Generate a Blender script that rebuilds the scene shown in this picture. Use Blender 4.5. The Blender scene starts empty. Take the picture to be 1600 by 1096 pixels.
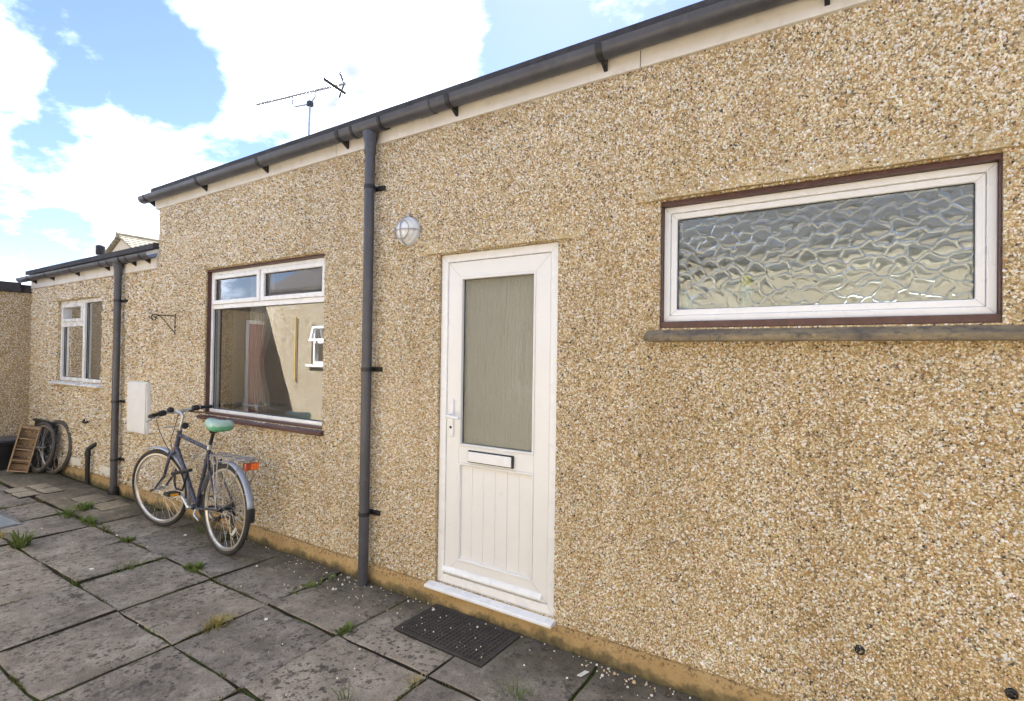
import bpy, bmesh, math, random
import numpy as np
from mathutils import Vector, Matrix
R = math.radians
random.seed(7)
SC = bpy.context.scene
COL = SC.collection

# ------------------------------------------------------------------ camera
cam_d = bpy.data.cameras.new('camera')
cam = bpy.data.objects.new('camera', cam_d)
COL.objects.link(cam)
SC.camera = cam
cam_d.sensor_width = 36.0
cam_d.lens = 814.03 / 1600 * 36.0
cam_d.clip_start = 0.05
cam_d.clip_end = 2000
rx, ux, fx = (0.84298761, 0.5377505, 0.0140104), (-0.00618264, -0.01635773, 0.99984709), (-0.53789745, 0.84294532, 0.01046465)
cam.matrix_world = Matrix(((rx[0], ux[0], -fx[0], 2.169), (rx[1], ux[1], -fx[1], -2.533), (rx[2], ux[2], -fx[2], 1.56), (0, 0, 0, 1)))

# ------------------------------------------------------------------ sky, sun, exposure
SUN_AZ, SUN_EL = 27.0, 45.0            # behind the bungalow, to the left of the wall's normal
to_sun = Vector((-math.sin(R(SUN_AZ)) * math.cos(R(SUN_EL)), math.cos(R(SUN_AZ)) * math.cos(R(SUN_EL)), math.sin(R(SUN_EL))))
world = bpy.data.worlds.new('World')
SC.world = world
world.use_nodes = True
world.cycles.sampling_method = 'MANUAL'
world.cycles.sample_map_resolution = 512


class NT:
    """small helper round a node tree"""
    def __init__(s, tree):
        s.t = tree
        s.n = tree.nodes
        s.l = tree.links

    def new(s, typ, **kw):
        n = s.n.new(typ)
        for k, v in kw.items():
            if k == 'inp':
                for i, val in v.items():
                    if hasattr(val, 'is_linked') or isinstance(val, bpy.types.NodeSocket):
                        s.l.new(val, n.inputs[i])
                    else:
                        n.inputs[i].default_value = val
            else:
                setattr(n, k, v)
        return n

    def math(s, op, a, b=None, clamp=False):
        n = s.new('ShaderNodeMath', operation=op, use_clamp=clamp)
        for i, v in enumerate((a, b)):
            if v is None:
                continue
            if isinstance(v, (int, float)):
                n.inputs[i].default_value = v
            else:
                s.l.new(v, n.inputs[i])
        return n.outputs[0]

    def ramp(s, fac, stops, interp='LINEAR'):
        n = s.new('ShaderNodeValToRGB')
        cr = n.color_ramp
        cr.interpolation = interp
        while len(cr.elements) < len(stops):
            cr.elements.new(0.5)
        for e, (p, c) in zip(cr.elements, stops):
            e.position = p
            e.color = (c[0], c[1], c[2], 1) if hasattr(c, '__len__') else (c, c, c, 1)
        s.l.new(fac, n.inputs[0])
        return n.outputs[0]

    def noise(s, vec, scale, detail=3, rough=0.55, w=None, dist=0.0):
        n = s.new('ShaderNodeTexNoise', inp={'Scale': scale, 'Detail': detail, 'Roughness': rough, 'Distortion': dist})
        if vec is not None:
            s.l.new(vec, n.inputs['Vector'])
        return n.outputs['Fac']

    def mix(s, fac, a, b, blend='MIX'):
        n = s.new('ShaderNodeMix', data_type='RGBA', blend_type=blend)
        for i, v in ((0, fac), (6, a), (7, b)):
            if isinstance(v, (int, float)):
                n.inputs[i].default_value = v
            elif hasattr(v, '__len__'):
                n.inputs[i].default_value = (v[0], v[1], v[2], 1)
            else:
                s.l.new(v, n.inputs[i])
        return n.outputs[2]


wt = NT(world.node_tree)
wt.n.clear()
sky = wt.new('ShaderNodeTexSky', sky_type='NISHITA', sun_disc=False, sun_elevation=R(SUN_EL), sun_rotation=R(-SUN_AZ), air_density=1.0, dust_density=0.15, ozone_density=1.0)
geo = wt.new('ShaderNodeTexCoord')
nrm = wt.new('ShaderNodeVectorMath', operation='NORMALIZE', inp={0: geo.outputs['Generated']}).outputs[0]
# clouds seen on a flat layer: direction divided by height
sep = wt.new('ShaderNodeSeparateXYZ', inp={0: nrm})
zz = wt.math('MAXIMUM', sep.outputs[2], 0.0)
den = wt.math('ADD', zz, 0.30)
cx = wt.math('DIVIDE', sep.outputs[0], den)
cy = wt.math('DIVIDE', sep.outputs[1], den)
cvec = wt.new('ShaderNodeCombineXYZ', inp={0: cx, 1: cy, 2: 0.37}).outputs[0]
f1 = wt.noise(cvec, 3.4, 8, 0.62, dist=0.1)
field = wt.math('ADD', wt.math('MULTIPLY', f1, 2.7), -0.53)          # mean about 0.8
for (dx, dy, dz, cr_, w) in (
        (-0.908, 0.215, 0.360, 0.9980, 0.30), (-0.881, 0.219, 0.420, 0.9992, 0.14), (-0.858, 0.285, 0.427, 0.9993, 0.30),
        (-0.928, 0.227, 0.295, 0.9989, 0.18), (-0.710, 0.505, 0.491, 0.9919, 0.36), (-0.647, 0.607, 0.461, 0.9873, 0.36),
        (-0.775, 0.496, 0.393, 0.9961, 0.26), (-0.843, 0.432, 0.322, 0.9979, 0.22), (-0.916, 0.308, 0.257, 0.9978, 0.30),
        (-0.885, 0.343, 0.315, 0.9993, 0.20), (-0.958, 0.258, 0.123, 0.9988, 0.26), (-0.955, 0.229, 0.188, 0.9996, 0.18),
        (-0.865, 0.415, 0.281, 0.9974, 0.26), (-0.542, 0.643, 0.541, 0.9981, 0.20),
        (-0.845, 0.363, 0.393, 0.9978, -0.42), (-0.889, 0.275, 0.366, 0.9996, -0.34), (-0.830, 0.311, 0.463, 0.9985, -0.30),
        (-0.903, 0.277, 0.330, 0.9997, -0.26), (-0.947, 0.279, 0.162, 0.9995, -0.30), (-0.928, 0.254, 0.274, 0.9997, -0.20),
        (-0.435, 0.727, 0.531, 0.9969, -0.34), (-0.507, 0.703, 0.498, 0.9991, -0.20)):
    d = wt.new('ShaderNodeVectorMath', operation='DOT_PRODUCT', inp={0: nrm, 1: (dx, dy, dz)}).outputs['Value']
    m = wt.new('ShaderNodeMapRange', interpolation_type='SMOOTHSTEP', inp={0: d, 1: 1 - (1 - cr_) * 1.9, 2: 1.0, 3: 0.0, 4: w * (0.66 if w > 0 else 1.25)}).outputs[0]
    field = wt.math('ADD', field, m)
mask = wt.new('ShaderNodeMapRange', interpolation_type='SMOOTHSTEP', inp={0: field, 1: 0.64, 2: 1.16, 3: 0.0, 4: 1.0}).outputs[0]
thick = wt.new('ShaderNodeMapRange', interpolation_type='SMOOTHSTEP', inp={0: field, 1: 1.0, 2: 1.5, 3: 0.0, 4: 1.0}).outputs[0]
f3 = wt.noise(cvec, 4.2, 4, 0.55)
greyf = wt.math('MULTIPLY', wt.new('ShaderNodeMapRange', interpolation_type='SMOOTHSTEP', inp={0: f3, 1: 0.36, 2: 0.62, 3: 0.0, 4: 1.0}).outputs[0], thick)
cloud = wt.mix(greyf, (3.15, 3.6, 4.4), (1.02, 1.14, 1.38))
skyc = wt.new('ShaderNodeVectorMath', operation='MULTIPLY', inp={0: sky.outputs[0], 1: (0.270, 0.272, 0.335)}).outputs[0]
mask = wt.math('MULTIPLY', mask, wt.math('GREATER_THAN', sep.outputs[2], 0.0))
skymix = wt.mix(mask, skyc, cloud)
bg = wt.new('ShaderNodeBackground', inp={0: skymix, 1: 0.11})
wo = wt.new('ShaderNodeOutputWorld', inp={0: bg.outputs[0]})

sun_d = bpy.data.lights.new('sun', 'SUN')
sun_d.energy = 5.0
sun_d.angle = R(0.55)
sun_d.color = (1.0, 0.985, 0.965)
sun = bpy.data.objects.new('sun', sun_d)
COL.objects.link(sun)
sun.location = to_sun * 30
sun.rotation_euler = to_sun.to_track_quat('Z', 'Y').to_euler()
vs = SC.view_settings
vs.view_transform = 'Standard'
vs.look = 'None'
vs.gamma = 1
vs.use_curve_mapping = False
vs.exposure = 2.78
SC.cycles.use_denoising = True
SC.cycles.use_adaptive_sampling = True
SC.cycles.adaptive_threshold = 0.03
SC.cycles.caustics_reflective = False
SC.cycles.max_bounces = 7
SC.cycles.diffuse_bounces = 4
SC.cycles.transparent_max_bounces = 12


# ------------------------------------------------------------------ materials
def mat(name):
    m = bpy.data.materials.new(name)
    m.use_nodes = True
    t = NT(m.node_tree)
    t.n.clear()
    out = t.new('ShaderNodeOutputMaterial')
    p = t.new('ShaderNodeBsdfPrincipled')
    t.l.new(p.outputs[0], out.inputs[0])
    return m, t, p, out


def setp(t, p, **kw):
    for k, v in kw.items():
        k = {'base': 'Base Color', 'rough': 'Roughness', 'metal': 'Metallic', 'normal': 'Normal', 'spec': 'Specular IOR Level', 'coat': 'Coat Weight', 'trans': 'Transmission Weight', 'ior': 'IOR', 'sub': 'Subsurface Weight'}[k]
        if isinstance(v, (int, float)):
            p.inputs[k].default_value = v
        elif hasattr(v, '__len__'):
            p.inputs[k].default_value = (v[0], v[1], v[2], 1)
        else:
            t.l.new(v, p.inputs[k])


def bump(t, h, strength, dist):
    return t.new('ShaderNodeBump', inp={'Height': h, 'Strength': strength, 'Distance': dist}).outputs[0]


def pos(t):
    return t.new('ShaderNodeNewGeometry').outputs['Position']


def objco(t):
    return t.new('ShaderNodeTexCoord').outputs['Object']


def simple(name, c, rough=0.5, metal=0.0, var=0.12, scale=9.0, bmp=0.0, bscale=60.0, dirt=None, dirt_amt=0.3, spec=0.5):
    """plain colour broken up by soft noise, wear and fine relief"""
    m, t, p, o = mat(name)
    co = pos(t)
    n = t.noise(co, scale, 5, 0.6)
    lo = [max(0, x * (1 - var)) for x in c]
    hi = [min(1, x * (1 + var)) for x in c]
    col = t.ramp(n, [(0.3, lo), (0.7, hi)])
    if dirt:
        d = t.noise(co, scale * 2.3, 6, 0.7)
        df = t.math('MULTIPLY', t.ramp(d, [(0.52, 0.0), (0.75, 1.0)]), dirt_amt)
        col = t.mix(df, col, dirt)
    setp(t, p, base=col, metal=metal, spec=spec)
    rn = t.ramp(t.noise(co, scale * 3, 4), [(0.3, max(0.02, rough - 0.08)), (0.7, min(1, rough + 0.1))])
    t.l.new(rn, p.inputs['Roughness'])
    if bmp:
        setp(t, p, normal=bump(t, t.noise(co, bscale, 5, 0.6), bmp, 0.01))
    return m


STONES = [((0.76, 0.635, 0.415), 23), ((0.66, 0.495, 0.265), 17), ((0.84, 0.76, 0.58), 15), ((0.94, 0.92, 0.88), 21), ((0.54, 0.35, 0.155), 8),
          ((0.31, 0.22, 0.13), 8), ((0.085, 0.075, 0.068), 6), ((0.25, 0.23, 0.215), 5)]


def pebble_wall_mat(name, scale=105.0, tone=(1.0, 1.0, 1.0), cem_lo=(0.37, 0.275, 0.14), cem_hi=(0.50, 0.38, 0.21), cut=(0.38, 0.58)):
    m, t, p, o = mat(name)
    co = pos(t)
    wob = t.new('ShaderNodeVectorMath', operation='ADD', inp={0: co}).outputs[0]
    v = t.new('ShaderNodeTexVoronoi', feature='F1', inp={'Vector': co, 'Scale': scale})
    rnd = t.new('ShaderNodeSeparateColor', inp={0: v.outputs['Color']})
    stops, acc, tot = [], 0.0, sum(w for _, w in STONES)
    for c, w in STONES:
        stops.append((acc / tot, c))
        acc += w
    stone = t.ramp(rnd.outputs[0], stops, 'CONSTANT')
    edge = t.ramp(v.outputs['Distance'], [(cut[0], 0.0), (cut[1], 1.0)])
    cem = t.ramp(t.noise(co, 9, 4), [(0.3, cem_lo), (0.7, cem_hi)])
    col = t.mix(edge, stone, cem)
    big = t.ramp(t.noise(co, 0.9, 5, 0.6), [(0.3, (0.86, 0.84, 0.80)), (0.5, (0.96, 0.95, 0.94)), (0.7, (1.0, 1.0, 1.0))])
    stk = t.new('ShaderNodeMapping', inp={0: co, 'Scale': (5.0, 5.0, 0.35)})
    stv = t.ramp(t.noise(stk.outputs[0], 1.0, 4, 0.6), [(0.32, (0.91, 0.89, 0.86)), (0.52, (1.0, 1.0, 1.0))])
    big = t.mix(1.0, big, stv, 'MULTIPLY')
    col = t.mix(1.0, col, big, 'MULTIPLY')
    col = t.mix(1.0, col, tone, 'MULTIPLY')
    hgt = t.math('ADD', t.math('MULTIPLY', t.math('SUBTRACT', 0.7, v.outputs['Distance']), 0.8), t.math('MULTIPLY', rnd.outputs[1], 0.5))
    setp(t, p, base=col, rough=0.8, spec=0.35, normal=bump(t, hgt, 0.9, 0.006))
    return m


M = {}
M['dash'] = pebble_wall_mat('pebbledash')
M['greydash'] = pebble_wall_mat('grey_pebbledash', 60.0, (0.63, 0.665, 0.735))


def stone_mat():
    m, t, p, o = mat('pebble_stones')
    a = t.new('ShaderNodeAttribute', attribute_name='tint')
    co = pos(t)
    g = t.ramp(t.noise(co, 300, 2), [(0.3, 0.82), (0.7, 1.08)])
    col = t.mix(1.0, a.outputs['Color'], g, 'MULTIPLY')
    big = t.ramp(t.noise(co, 0.9, 5, 0.6), [(0.3, (0.86, 0.84, 0.80)), (0.5, (0.96, 0.95, 0.94)), (0.7, (1.0, 1.0, 1.0))])
    stk = t.new('ShaderNodeMapping', inp={0: co, 'Scale': (5.0, 5.0, 0.35)})
    stv = t.ramp(t.noise(stk.outputs[0], 1.0, 4, 0.6), [(0.32, (0.91, 0.89, 0.86)), (0.52, (1.0, 1.0, 1.0))])
    big = t.mix(1.0, big, stv, 'MULTIPLY')
    col = t.mix(1.0, col, big, 'MULTIPLY')
    setp(t, p, base=col, rough=0.55, spec=0.45)
    return m


M['stones'] = stone_mat()


def cement_mat():
    m, t, p, o = mat('render_cement')
    co = pos(t)
    col = t.ramp(t.noise(co, 14, 6, 0.65), [(0.3, (0.46, 0.35, 0.18)), (0.5, (0.56, 0.44, 0.25)), (0.75, (0.64, 0.52, 0.32))])
    setp(t, p, base=col, rough=0.9, spec=0.2, normal=bump(t, t.noise(co, 190, 4), 0.7, 0.005))
    return m


M['cement'] = cement_mat()


def plinth_mat():
    m, t, p, o = mat('plinth_paint')
    co = pos(t)
    s = t.new('ShaderNodeSeparateXYZ', inp={0: co})
    n = t.noise(co, 5, 6, 0.65)
    base = t.ramp(n, [(0.3, (0.36, 0.235, 0.10)), (0.6, (0.46, 0.32, 0.15)), (0.8, (0.43, 0.32, 0.18))])
    # splash-back dirt and algae with a ragged upper edge, and scuffs along the top arris
    h = t.math('ADD', s.outputs[2], t.math('MULTIPLY', t.math('SUBTRACT', t.noise(co, 6, 7, 0.75), 0.5), 0.24))
    dirt = t.ramp(h, [(0.0, 0.95), (0.03, 0.7), (0.06, 0.0)])
    base = t.mix(dirt, base, t.ramp(t.noise(co, 30, 4), [(0.35, (0.055, 0.045, 0.03)), (0.65, (0.11, 0.10, 0.045))]))
    sp = t.math('MULTIPLY', t.ramp(t.noise(co, 55, 5, 0.7), [(0.50, 0.0), (0.60, 1.0)]), t.ramp(s.outputs[2], [(0.060, 0.05), (0.105, 0.85)]))
    base = t.mix(sp, base, (0.10, 0.06, 0.03))
    setp(t, p, base=base, rough=0.75, spec=0.3, normal=bump(t, t.noise(co, 60, 6, 0.7), 0.5, 0.006))
    return m


M['plinth'] = plinth_mat()
M['upvc'] = simple('white_upvc', (0.80, 0.805, 0.815), 0.28, 0, 0.02, 3, dirt=(0.60, 0.57, 0.52), dirt_amt=0.07)
M['upvc_panel'] = simple('door_panel_upvc', (0.78, 0.775, 0.765), 0.35, 0, 0.02, 3, dirt=(0.60, 0.57, 0.52), dirt_amt=0.09)
M['seam'] = simple('mitre_seam', (0.35, 0.34, 0.32), 0.6)
M['gasket'] = simple('black_gasket', (0.02, 0.02, 0.022), 0.6)
M['brown'] = simple('brown_timber_paint', (0.080, 0.034, 0.028), 0.42, 0, 0.2, 14, 0.25, 40, dirt=(0.22, 0.13, 0.10), dirt_amt=0.4)
M['fascia'] = simple('cream_fascia', (0.70, 0.655, 0.585), 0.5, 0, 0.06, 4, dirt=(0.42, 0.36, 0.27), dirt_amt=0.45)
M['pipe'] = simple('grey_black_plastic', (0.068, 0.068, 0.080), 0.38, 0, 0.2, 6, 0.05, 20, dirt=(0.16, 0.15, 0.14), dirt_amt=0.35)
M['clip'] = simple('black_plastic', (0.016, 0.016, 0.018), 0.45, 0, 0.2, 12)
M['roof'] = simple('roof_felt', (0.045, 0.042, 0.045), 0.85, 0, 0.3, 8, 0.5, 90)
M['metal'] = simple('galvanised', (0.42, 0.42, 0.43), 0.4, 0.9, 0.15, 14)
M['iron'] = simple('black_iron', (0.02, 0.018, 0.016), 0.55, 0.3, 0.3, 30, dirt=(0.12, 0.05, 0.02), dirt_amt=0.4)
M['meter'] = simple('white_grp', (0.74, 0.74, 0.73), 0.55, 0, 0.04, 6, 0.1, 120, dirt=(0.5, 0.47, 0.4), dirt_amt=0.2)
M['vent'] = simple('vent_plastic', (0.80, 0.77, 0.69), 0.5, 0, 0.06, 14, dirt=(0.35, 0.28, 0.18), dirt_amt=0.5)
M['plaster'] = simple('interior_plaster', (0.72, 0.70, 0.64), 0.85, 0, 0.05, 2)
M['carpet'] = simple('interior_floor', (0.20, 0.15, 0.11), 0.95, 0, 0.2, 30)
M['curtain'] = simple('net_curtain', (0.74, 0.72, 0.70), 0.9, 0, 0.06, 20)
M['redpaint'] = simple('dark_red_paint', (0.30, 0.028, 0.030), 0.35, 0, 0.12, 5)
M['yellow'] = simple('yellow_pipe', (0.60, 0.40, 0.07), 0.45, 0, 0.15, 10)
M['cream'] = simple('cream_render', (0.60, 0.52, 0.40), 0.85, 0, 0.08, 3, 0.3, 60)
M['tile'] = simple('roof_tile', (0.27, 0.235, 0.165), 0.8, 0, 0.25, 4, 0.3, 40)
M['wood'] = simple('raw_pallet_wood', (0.40, 0.275, 0.165), 0.75, 0, 0.22, 18, 0.4, 70, dirt=(0.2, 0.12, 0.07), dirt_amt=0.4)
M['tub'] = simple('black_tub', (0.018, 0.019, 0.021), 0.4, 0, 0.3, 8)
M['panelblk'] = simple('black_board', (0.02, 0.02, 0.022), 0.6, 0, 0.3, 8)
M['rubber'] = simple('tyre_rubber', (0.030, 0.029, 0.028), 0.75, 0, 0.35, 30, 0.2, 150, dirt=(0.12, 0.10, 0.08), dirt_amt=0.5)
M['tyrewall'] = simple('tyre_wall', (0.075, 0.065, 0.058), 0.7, 0, 0.3, 30, dirt=(0.16, 0.13, 0.1), dirt_amt=0.5)
M['rim'] = simple('alloy_rim', (0.62, 0.58, 0.52), 0.35, 0.75, 0.1, 20)
M['spoke'] = simple('steel_spoke', (0.60, 0.60, 0.60), 0.3, 0.9, 0.1, 20)
M['frame'] = simple('slate_frame_paint', (0.075, 0.080, 0.115), 0.28, 0.25, 0.15, 12, dirt=(0.12, 0.10, 0.09), dirt_amt=0.3)
M['blackpl'] = simple('bike_black_plastic', (0.016, 0.016, 0.017), 0.5, 0, 0.2, 30)
M['alloy'] = simple('silver_alloy', (0.58, 0.60, 0.63), 0.32, 0.8, 0.1, 16)
M['guard'] = simple('silver_mudguard', (0.38, 0.42, 0.51), 0.38, 0.35, 0.1, 12, dirt=(0.3, 0.25, 0.2), dirt_amt=0.35)
M['litter'] = simple('white_litter', (0.75, 0.73, 0.68), 0.6, 0, 0.05, 20)
M['soil'] = simple('soil', (0.032, 0.026, 0.019), 0.95, 0, 0.4, 20, 0.9, 90)


def amber_mat(name, c, emis=0):
    m, t, p, o = mat(name)
    co = pos(t)
    w = t.noise(co, 90, 2)
    setp(t, p, base=t.ramp(w, [(0.35, [x * 0.75 for x in c]), (0.65, c)]), rough=0.12, spec=0.7, coat=0.4, sub=0.0)
    return m


M['amber'] = amber_mat('amber_reflector', (0.95, 0.42, 0.02))
M['redlens'] = amber_mat('red_orange_lens', (0.42, 0.045, 0.012))
M['whiterefl'] = amber_mat('white_reflector', (0.75, 0.75, 0.75))


def saddle_mat():
    m, t, p, o = mat('green_plastic_cover')
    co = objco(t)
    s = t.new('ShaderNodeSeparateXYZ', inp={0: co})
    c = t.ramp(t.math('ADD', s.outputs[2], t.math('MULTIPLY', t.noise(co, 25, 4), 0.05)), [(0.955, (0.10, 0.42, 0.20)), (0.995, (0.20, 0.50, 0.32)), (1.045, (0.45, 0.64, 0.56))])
    setp(t, p, base=c, rough=0.4, normal=bump(t, t.noise(co, 45, 4, 0.6), 0.7, 0.01))
    return m


M['saddle'] = saddle_mat()


def glass_mat(name, tint=(0.92, 0.95, 0.94), boost=1.7, rough=0.0, bumpf=None):
    m, t, p, o = mat(name)
    t.n.remove(p)
    tr = t.new('ShaderNodeBsdfTransparent', inp={0: (*tint, 1)})
    gl = t.new('ShaderNodeBsdfGlossy', inp={'Roughness': rough, 'Color': (1, 1, 1, 1)})
    fr = t.new('ShaderNodeFresnel', inp={'IOR': 1.52})
    f = t.math('MULTIPLY', fr.outputs[0], boost, True)
    if bumpf:
        b = bumpf(t)
        t.l.new(b, gl.inputs['Normal'])
        t.l.new(b, fr.inputs['Normal'])
    mx = t.new('ShaderNodeMixShader', inp={0: f, 1: tr.outputs[0], 2: gl.outputs[0]})
    t.l.new(mx.outputs[0], o.inputs[0])
    return m


M['glass'] = glass_mat('clear_glazing', boost=3.2, bumpf=lambda t: bump(t, t.noise(pos(t), 1.6, 2), 0.012, 0.05))


def obscure_mat():
    """rain-patterned obscure glass of the door"""
    m, t, p, o = mat('rain_pattern_glass')
    mp = t.new('ShaderNodeMapping', inp={0: pos(t), 'Scale': (1.0, 1.0, 0.10)})
    n = t.noise(mp.outputs[0], 75, 4, 0.6)
    n2 = t.noise(pos(t), 240, 2)
    h = t.math('ADD', n, t.math('MULTIPLY', n2, 0.4))
    nb = bump(t, h, 1.0, 0.016)
    setp(t, p, base=(0.84, 0.82, 0.68), rough=0.16, trans=0.72, ior=1.3, normal=nb, coat=0.35)
    p.inputs['Coat Roughness'].default_value = 0.08
    return m


M['obscure'] = obscure_mat()


def texglass_mat():
    m, t, p, o = mat('arctic_textured_glass')
    t.n.remove(p)
    rf_ = t.new('ShaderNodeBsdfRefraction', inp={'Color': (0.90, 0.94, 0.93, 1), 'Roughness': 0.015, 'IOR': 1.28})
    gl = t.new('ShaderNodeBsdfGlossy', inp={'Roughness': 0.03, 'Color': (0.95, 0.98, 1.0, 1)})
    fr_ = t.new('ShaderNodeFresnel', inp={'IOR': 1.52})
    f = t.math('MULTIPLY', fr_.outputs[0], 3.0, True)
    mx = t.new('ShaderNodeMixShader', inp={0: f, 1: rf_.outputs[0], 2: gl.outputs[0]})
    t.l.new(mx.outputs[0], o.inputs[0])
    return m


M['texglass'] = texglass_mat()


def slab_mat(name, base_lo, base_hi, spot=1.0):
    m, t, p, o = mat(name)
    oi = t.new('ShaderNodeObjectInfo')
    off = t.new('ShaderNodeCombineXYZ', inp={0: t.math('MULTIPLY', oi.outputs['Random'], 37.0), 1: t.math('MULTIPLY', oi.outputs['Random'], 71.0), 2: 0.0})
    P = pos(t)
    co = t.new('ShaderNodeVectorMath', operation='ADD', inp={0: P, 1: off.outputs[0]}).outputs[0]
    n = t.noise(co, 3.2, 7, 0.65)
    c = t.ramp(n, [(0.33, base_lo), (0.55, [(a + b) / 2 for a, b in zip(base_lo, base_hi)]), (0.70, base_hi)])
    tint = t.ramp(t.math('FRACT', t.math('MULTIPLY', oi.outputs['Random'], 7.3)), [(0.0, (0.76, 0.75, 0.74)), (0.5, (0.98, 0.97, 0.96)), (1.0, (1.15, 1.12, 1.06))])
    c = t.mix(1.0, c, tint, 'MULTIPLY')
    # sandy grain
    g = t.noise(co, 160, 4, 0.7)
    c = t.mix(1.0, c, t.ramp(g, [(0.3, 0.50), (0.7, 1.42)]), 'MULTIPLY')
    # pale worn patches and yellowish lichen
    c = t.mix(t.math('MULTIPLY', t.ramp(t.noise(co, 9, 5, 0.7), [(0.52, 0.0), (0.68, 1.0)]), 0.55), c, (0.44, 0.40, 0.335))
    # black lichen spots: round blotches of two sizes, patchily distributed
    dens = t.ramp(t.noise(co, 2.4, 3), [(0.34, 0.35), (0.60, 1.1)])
    sp = None
    blot = t.ramp(t.noise(co, 24, 5, 0.72), [(0.535, 0.0), (0.60, 1.0)])
    blot = t.math('MULTIPLY', blot, t.math('MULTIPLY', dens, 0.85))
    c = t.mix(t.math('MULTIPLY', blot, spot), c, (0.075, 0.068, 0.060))
    for sc_, th in ((9.0, 0.27), (19.0, 0.36), (40.0, 0.36)):
        wv = t.new('ShaderNodeVectorMath', operation='ADD', inp={0: co, 1: t.new('ShaderNodeVectorMath', operation='SCALE', inp={0: t.new('ShaderNodeTexNoise', inp={'Vector': co, 'Scale': sc_ * 2.2, 'Detail': 3}).outputs['Color'], 'Scale': 0.45 / sc_}).outputs[0]}).outputs[0]
        v = t.new('ShaderNodeTexVoronoi', feature='F1', inp={'Vector': wv, 'Scale': sc_})
        rv = t.new('ShaderNodeSeparateColor', inp={0: v.outputs['Color']})
        rad = t.math('MULTIPLY', t.math('MULTIPLY', rv.outputs[0], dens), th * 1.25)
        s1 = t.math('MULTIPLY', t.math('SUBTRACT', rad, v.outputs['Distance']), 8.0, True)
        keep = t.math('GREATER_THAN', rv.outputs[1], 0.36)
        s1 = t.math('MULTIPLY', s1, keep)
        sp = s1 if sp is None else t.math('MAXIMUM', sp, s1)
    c = t.mix(t.math('MULTIPLY', sp, 0.70 * spot), c, (0.046, 0.039, 0.036))
    # soot, soil and algae washed along the foot of the wall, with a ragged edge
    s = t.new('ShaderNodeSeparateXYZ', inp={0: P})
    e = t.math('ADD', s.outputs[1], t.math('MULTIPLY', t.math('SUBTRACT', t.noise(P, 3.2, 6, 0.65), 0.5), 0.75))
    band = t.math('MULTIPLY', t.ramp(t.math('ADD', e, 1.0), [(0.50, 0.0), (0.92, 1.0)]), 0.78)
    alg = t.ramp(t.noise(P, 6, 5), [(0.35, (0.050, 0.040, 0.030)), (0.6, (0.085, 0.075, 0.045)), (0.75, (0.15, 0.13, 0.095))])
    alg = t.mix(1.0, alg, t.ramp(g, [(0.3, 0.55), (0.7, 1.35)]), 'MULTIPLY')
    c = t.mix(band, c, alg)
    hh = t.math('SUBTRACT', t.math('MULTIPLY', g, 0.5), t.math('MULTIPLY', sp, 0.15))
    setp(t, p, base=c, rough=0.88, spec=0.3, normal=bump(t, t.math('ADD', hh, t.math('MULTIPLY', n, 1.5)), 0.55, 0.012))
    return m


M['slab'] = slab_mat('weathered_slab', (0.168, 0.147, 0.122), (0.425, 0.38, 0.322))
M['pale_slab'] = slab_mat('pale_slab', (0.40, 0.35, 0.25), (0.56, 0.50, 0.38), 0.35)


def bed_mat():
    m, t, p, o = mat('joint_soil_and_moss')
    co = pos(t)
    soil = t.ramp(t.noise(co, 22, 6, 0.7), [(0.3, (0.020, 0.015, 0.011)), (0.7, (0.060, 0.044, 0.030))])
    moss = t.ramp(t.noise(co, 70, 4), [(0.3, (0.035, 0.055, 0.012)), (0.7, (0.11, 0.14, 0.03))])
    f = t.ramp(t.noise(co, 2.6, 5, 0.65), [(0.44, 0.0), (0.58, 1.0)])
    setp(t, p, base=t.mix(f, soil, moss), rough=0.95, spec=0.15, normal=bump(t, t.noise(co, 120, 5, 0.7), 1.0, 0.012))
    return m


M['bed'] = bed_mat()
M['ground'] = simple('earth', (0.16, 0.14, 0.11), 0.95, 0, 0.25, 2, 0.5, 30)
M['concrete'] = slab_mat('rough_concrete', (0.17, 0.15, 0.11), (0.33, 0.28, 0.20), 0.6)


def sill_mat():
    m, t, p, o = mat('weathered_stone_sill')
    co = pos(t)
    mp = t.new('ShaderNodeMapping', inp={0: co, 'Scale': (1.0, 1.0, 3.0)})
    n = t.noise(mp.outputs[0], 6, 7, 0.7)
    c = t.ramp(n, [(0.3, (0.12, 0.10, 0.085)), (0.5, (0.24, 0.19, 0.12)), (0.7, (0.36, 0.28, 0.16))])
    c = t.mix(t.ramp(t.noise(co, 25, 5, 0.7), [(0.5, 0.0), (0.65, 0.8)]), c, (0.085, 0.075, 0.07))
    setp(t, p, base=c, rough=0.9, normal=bump(t, t.noise(co, 50, 6, 0.7), 0.8, 0.01))
    return m


M['stone_sill'] = sill_mat()


def leaf_mat(name, a, b):
    m, t, p, o = mat(name)
    oi = t.new('ShaderNodeAttribute', attribute_name='tint')
    c = t.mix(oi.outputs['Fac'], a, b)
    setp(t, p, base=c, rough=0.6, spec=0.3)
    tl = t.new('ShaderNodeBsdfTranslucent', inp={0: c})
    mx = t.new('ShaderNodeMixShader', inp={0: 0.35, 1: p.outputs[0], 2: tl.outputs[0]})
    t.l.new(mx.outputs[0], o.inputs[0])
    return m


M['grass'] = leaf_mat('weed_green', (0.075, 0.125, 0.03), (0.22, 0.28, 0.08))
M['straw'] = leaf_mat('dry_grass', (0.26, 0.23, 0.06), (0.55, 0.46, 0.17))
M['moss'] = leaf_mat('moss_green', (0.07, 0.085, 0.02), (0.19, 0.19, 0.06))


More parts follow.
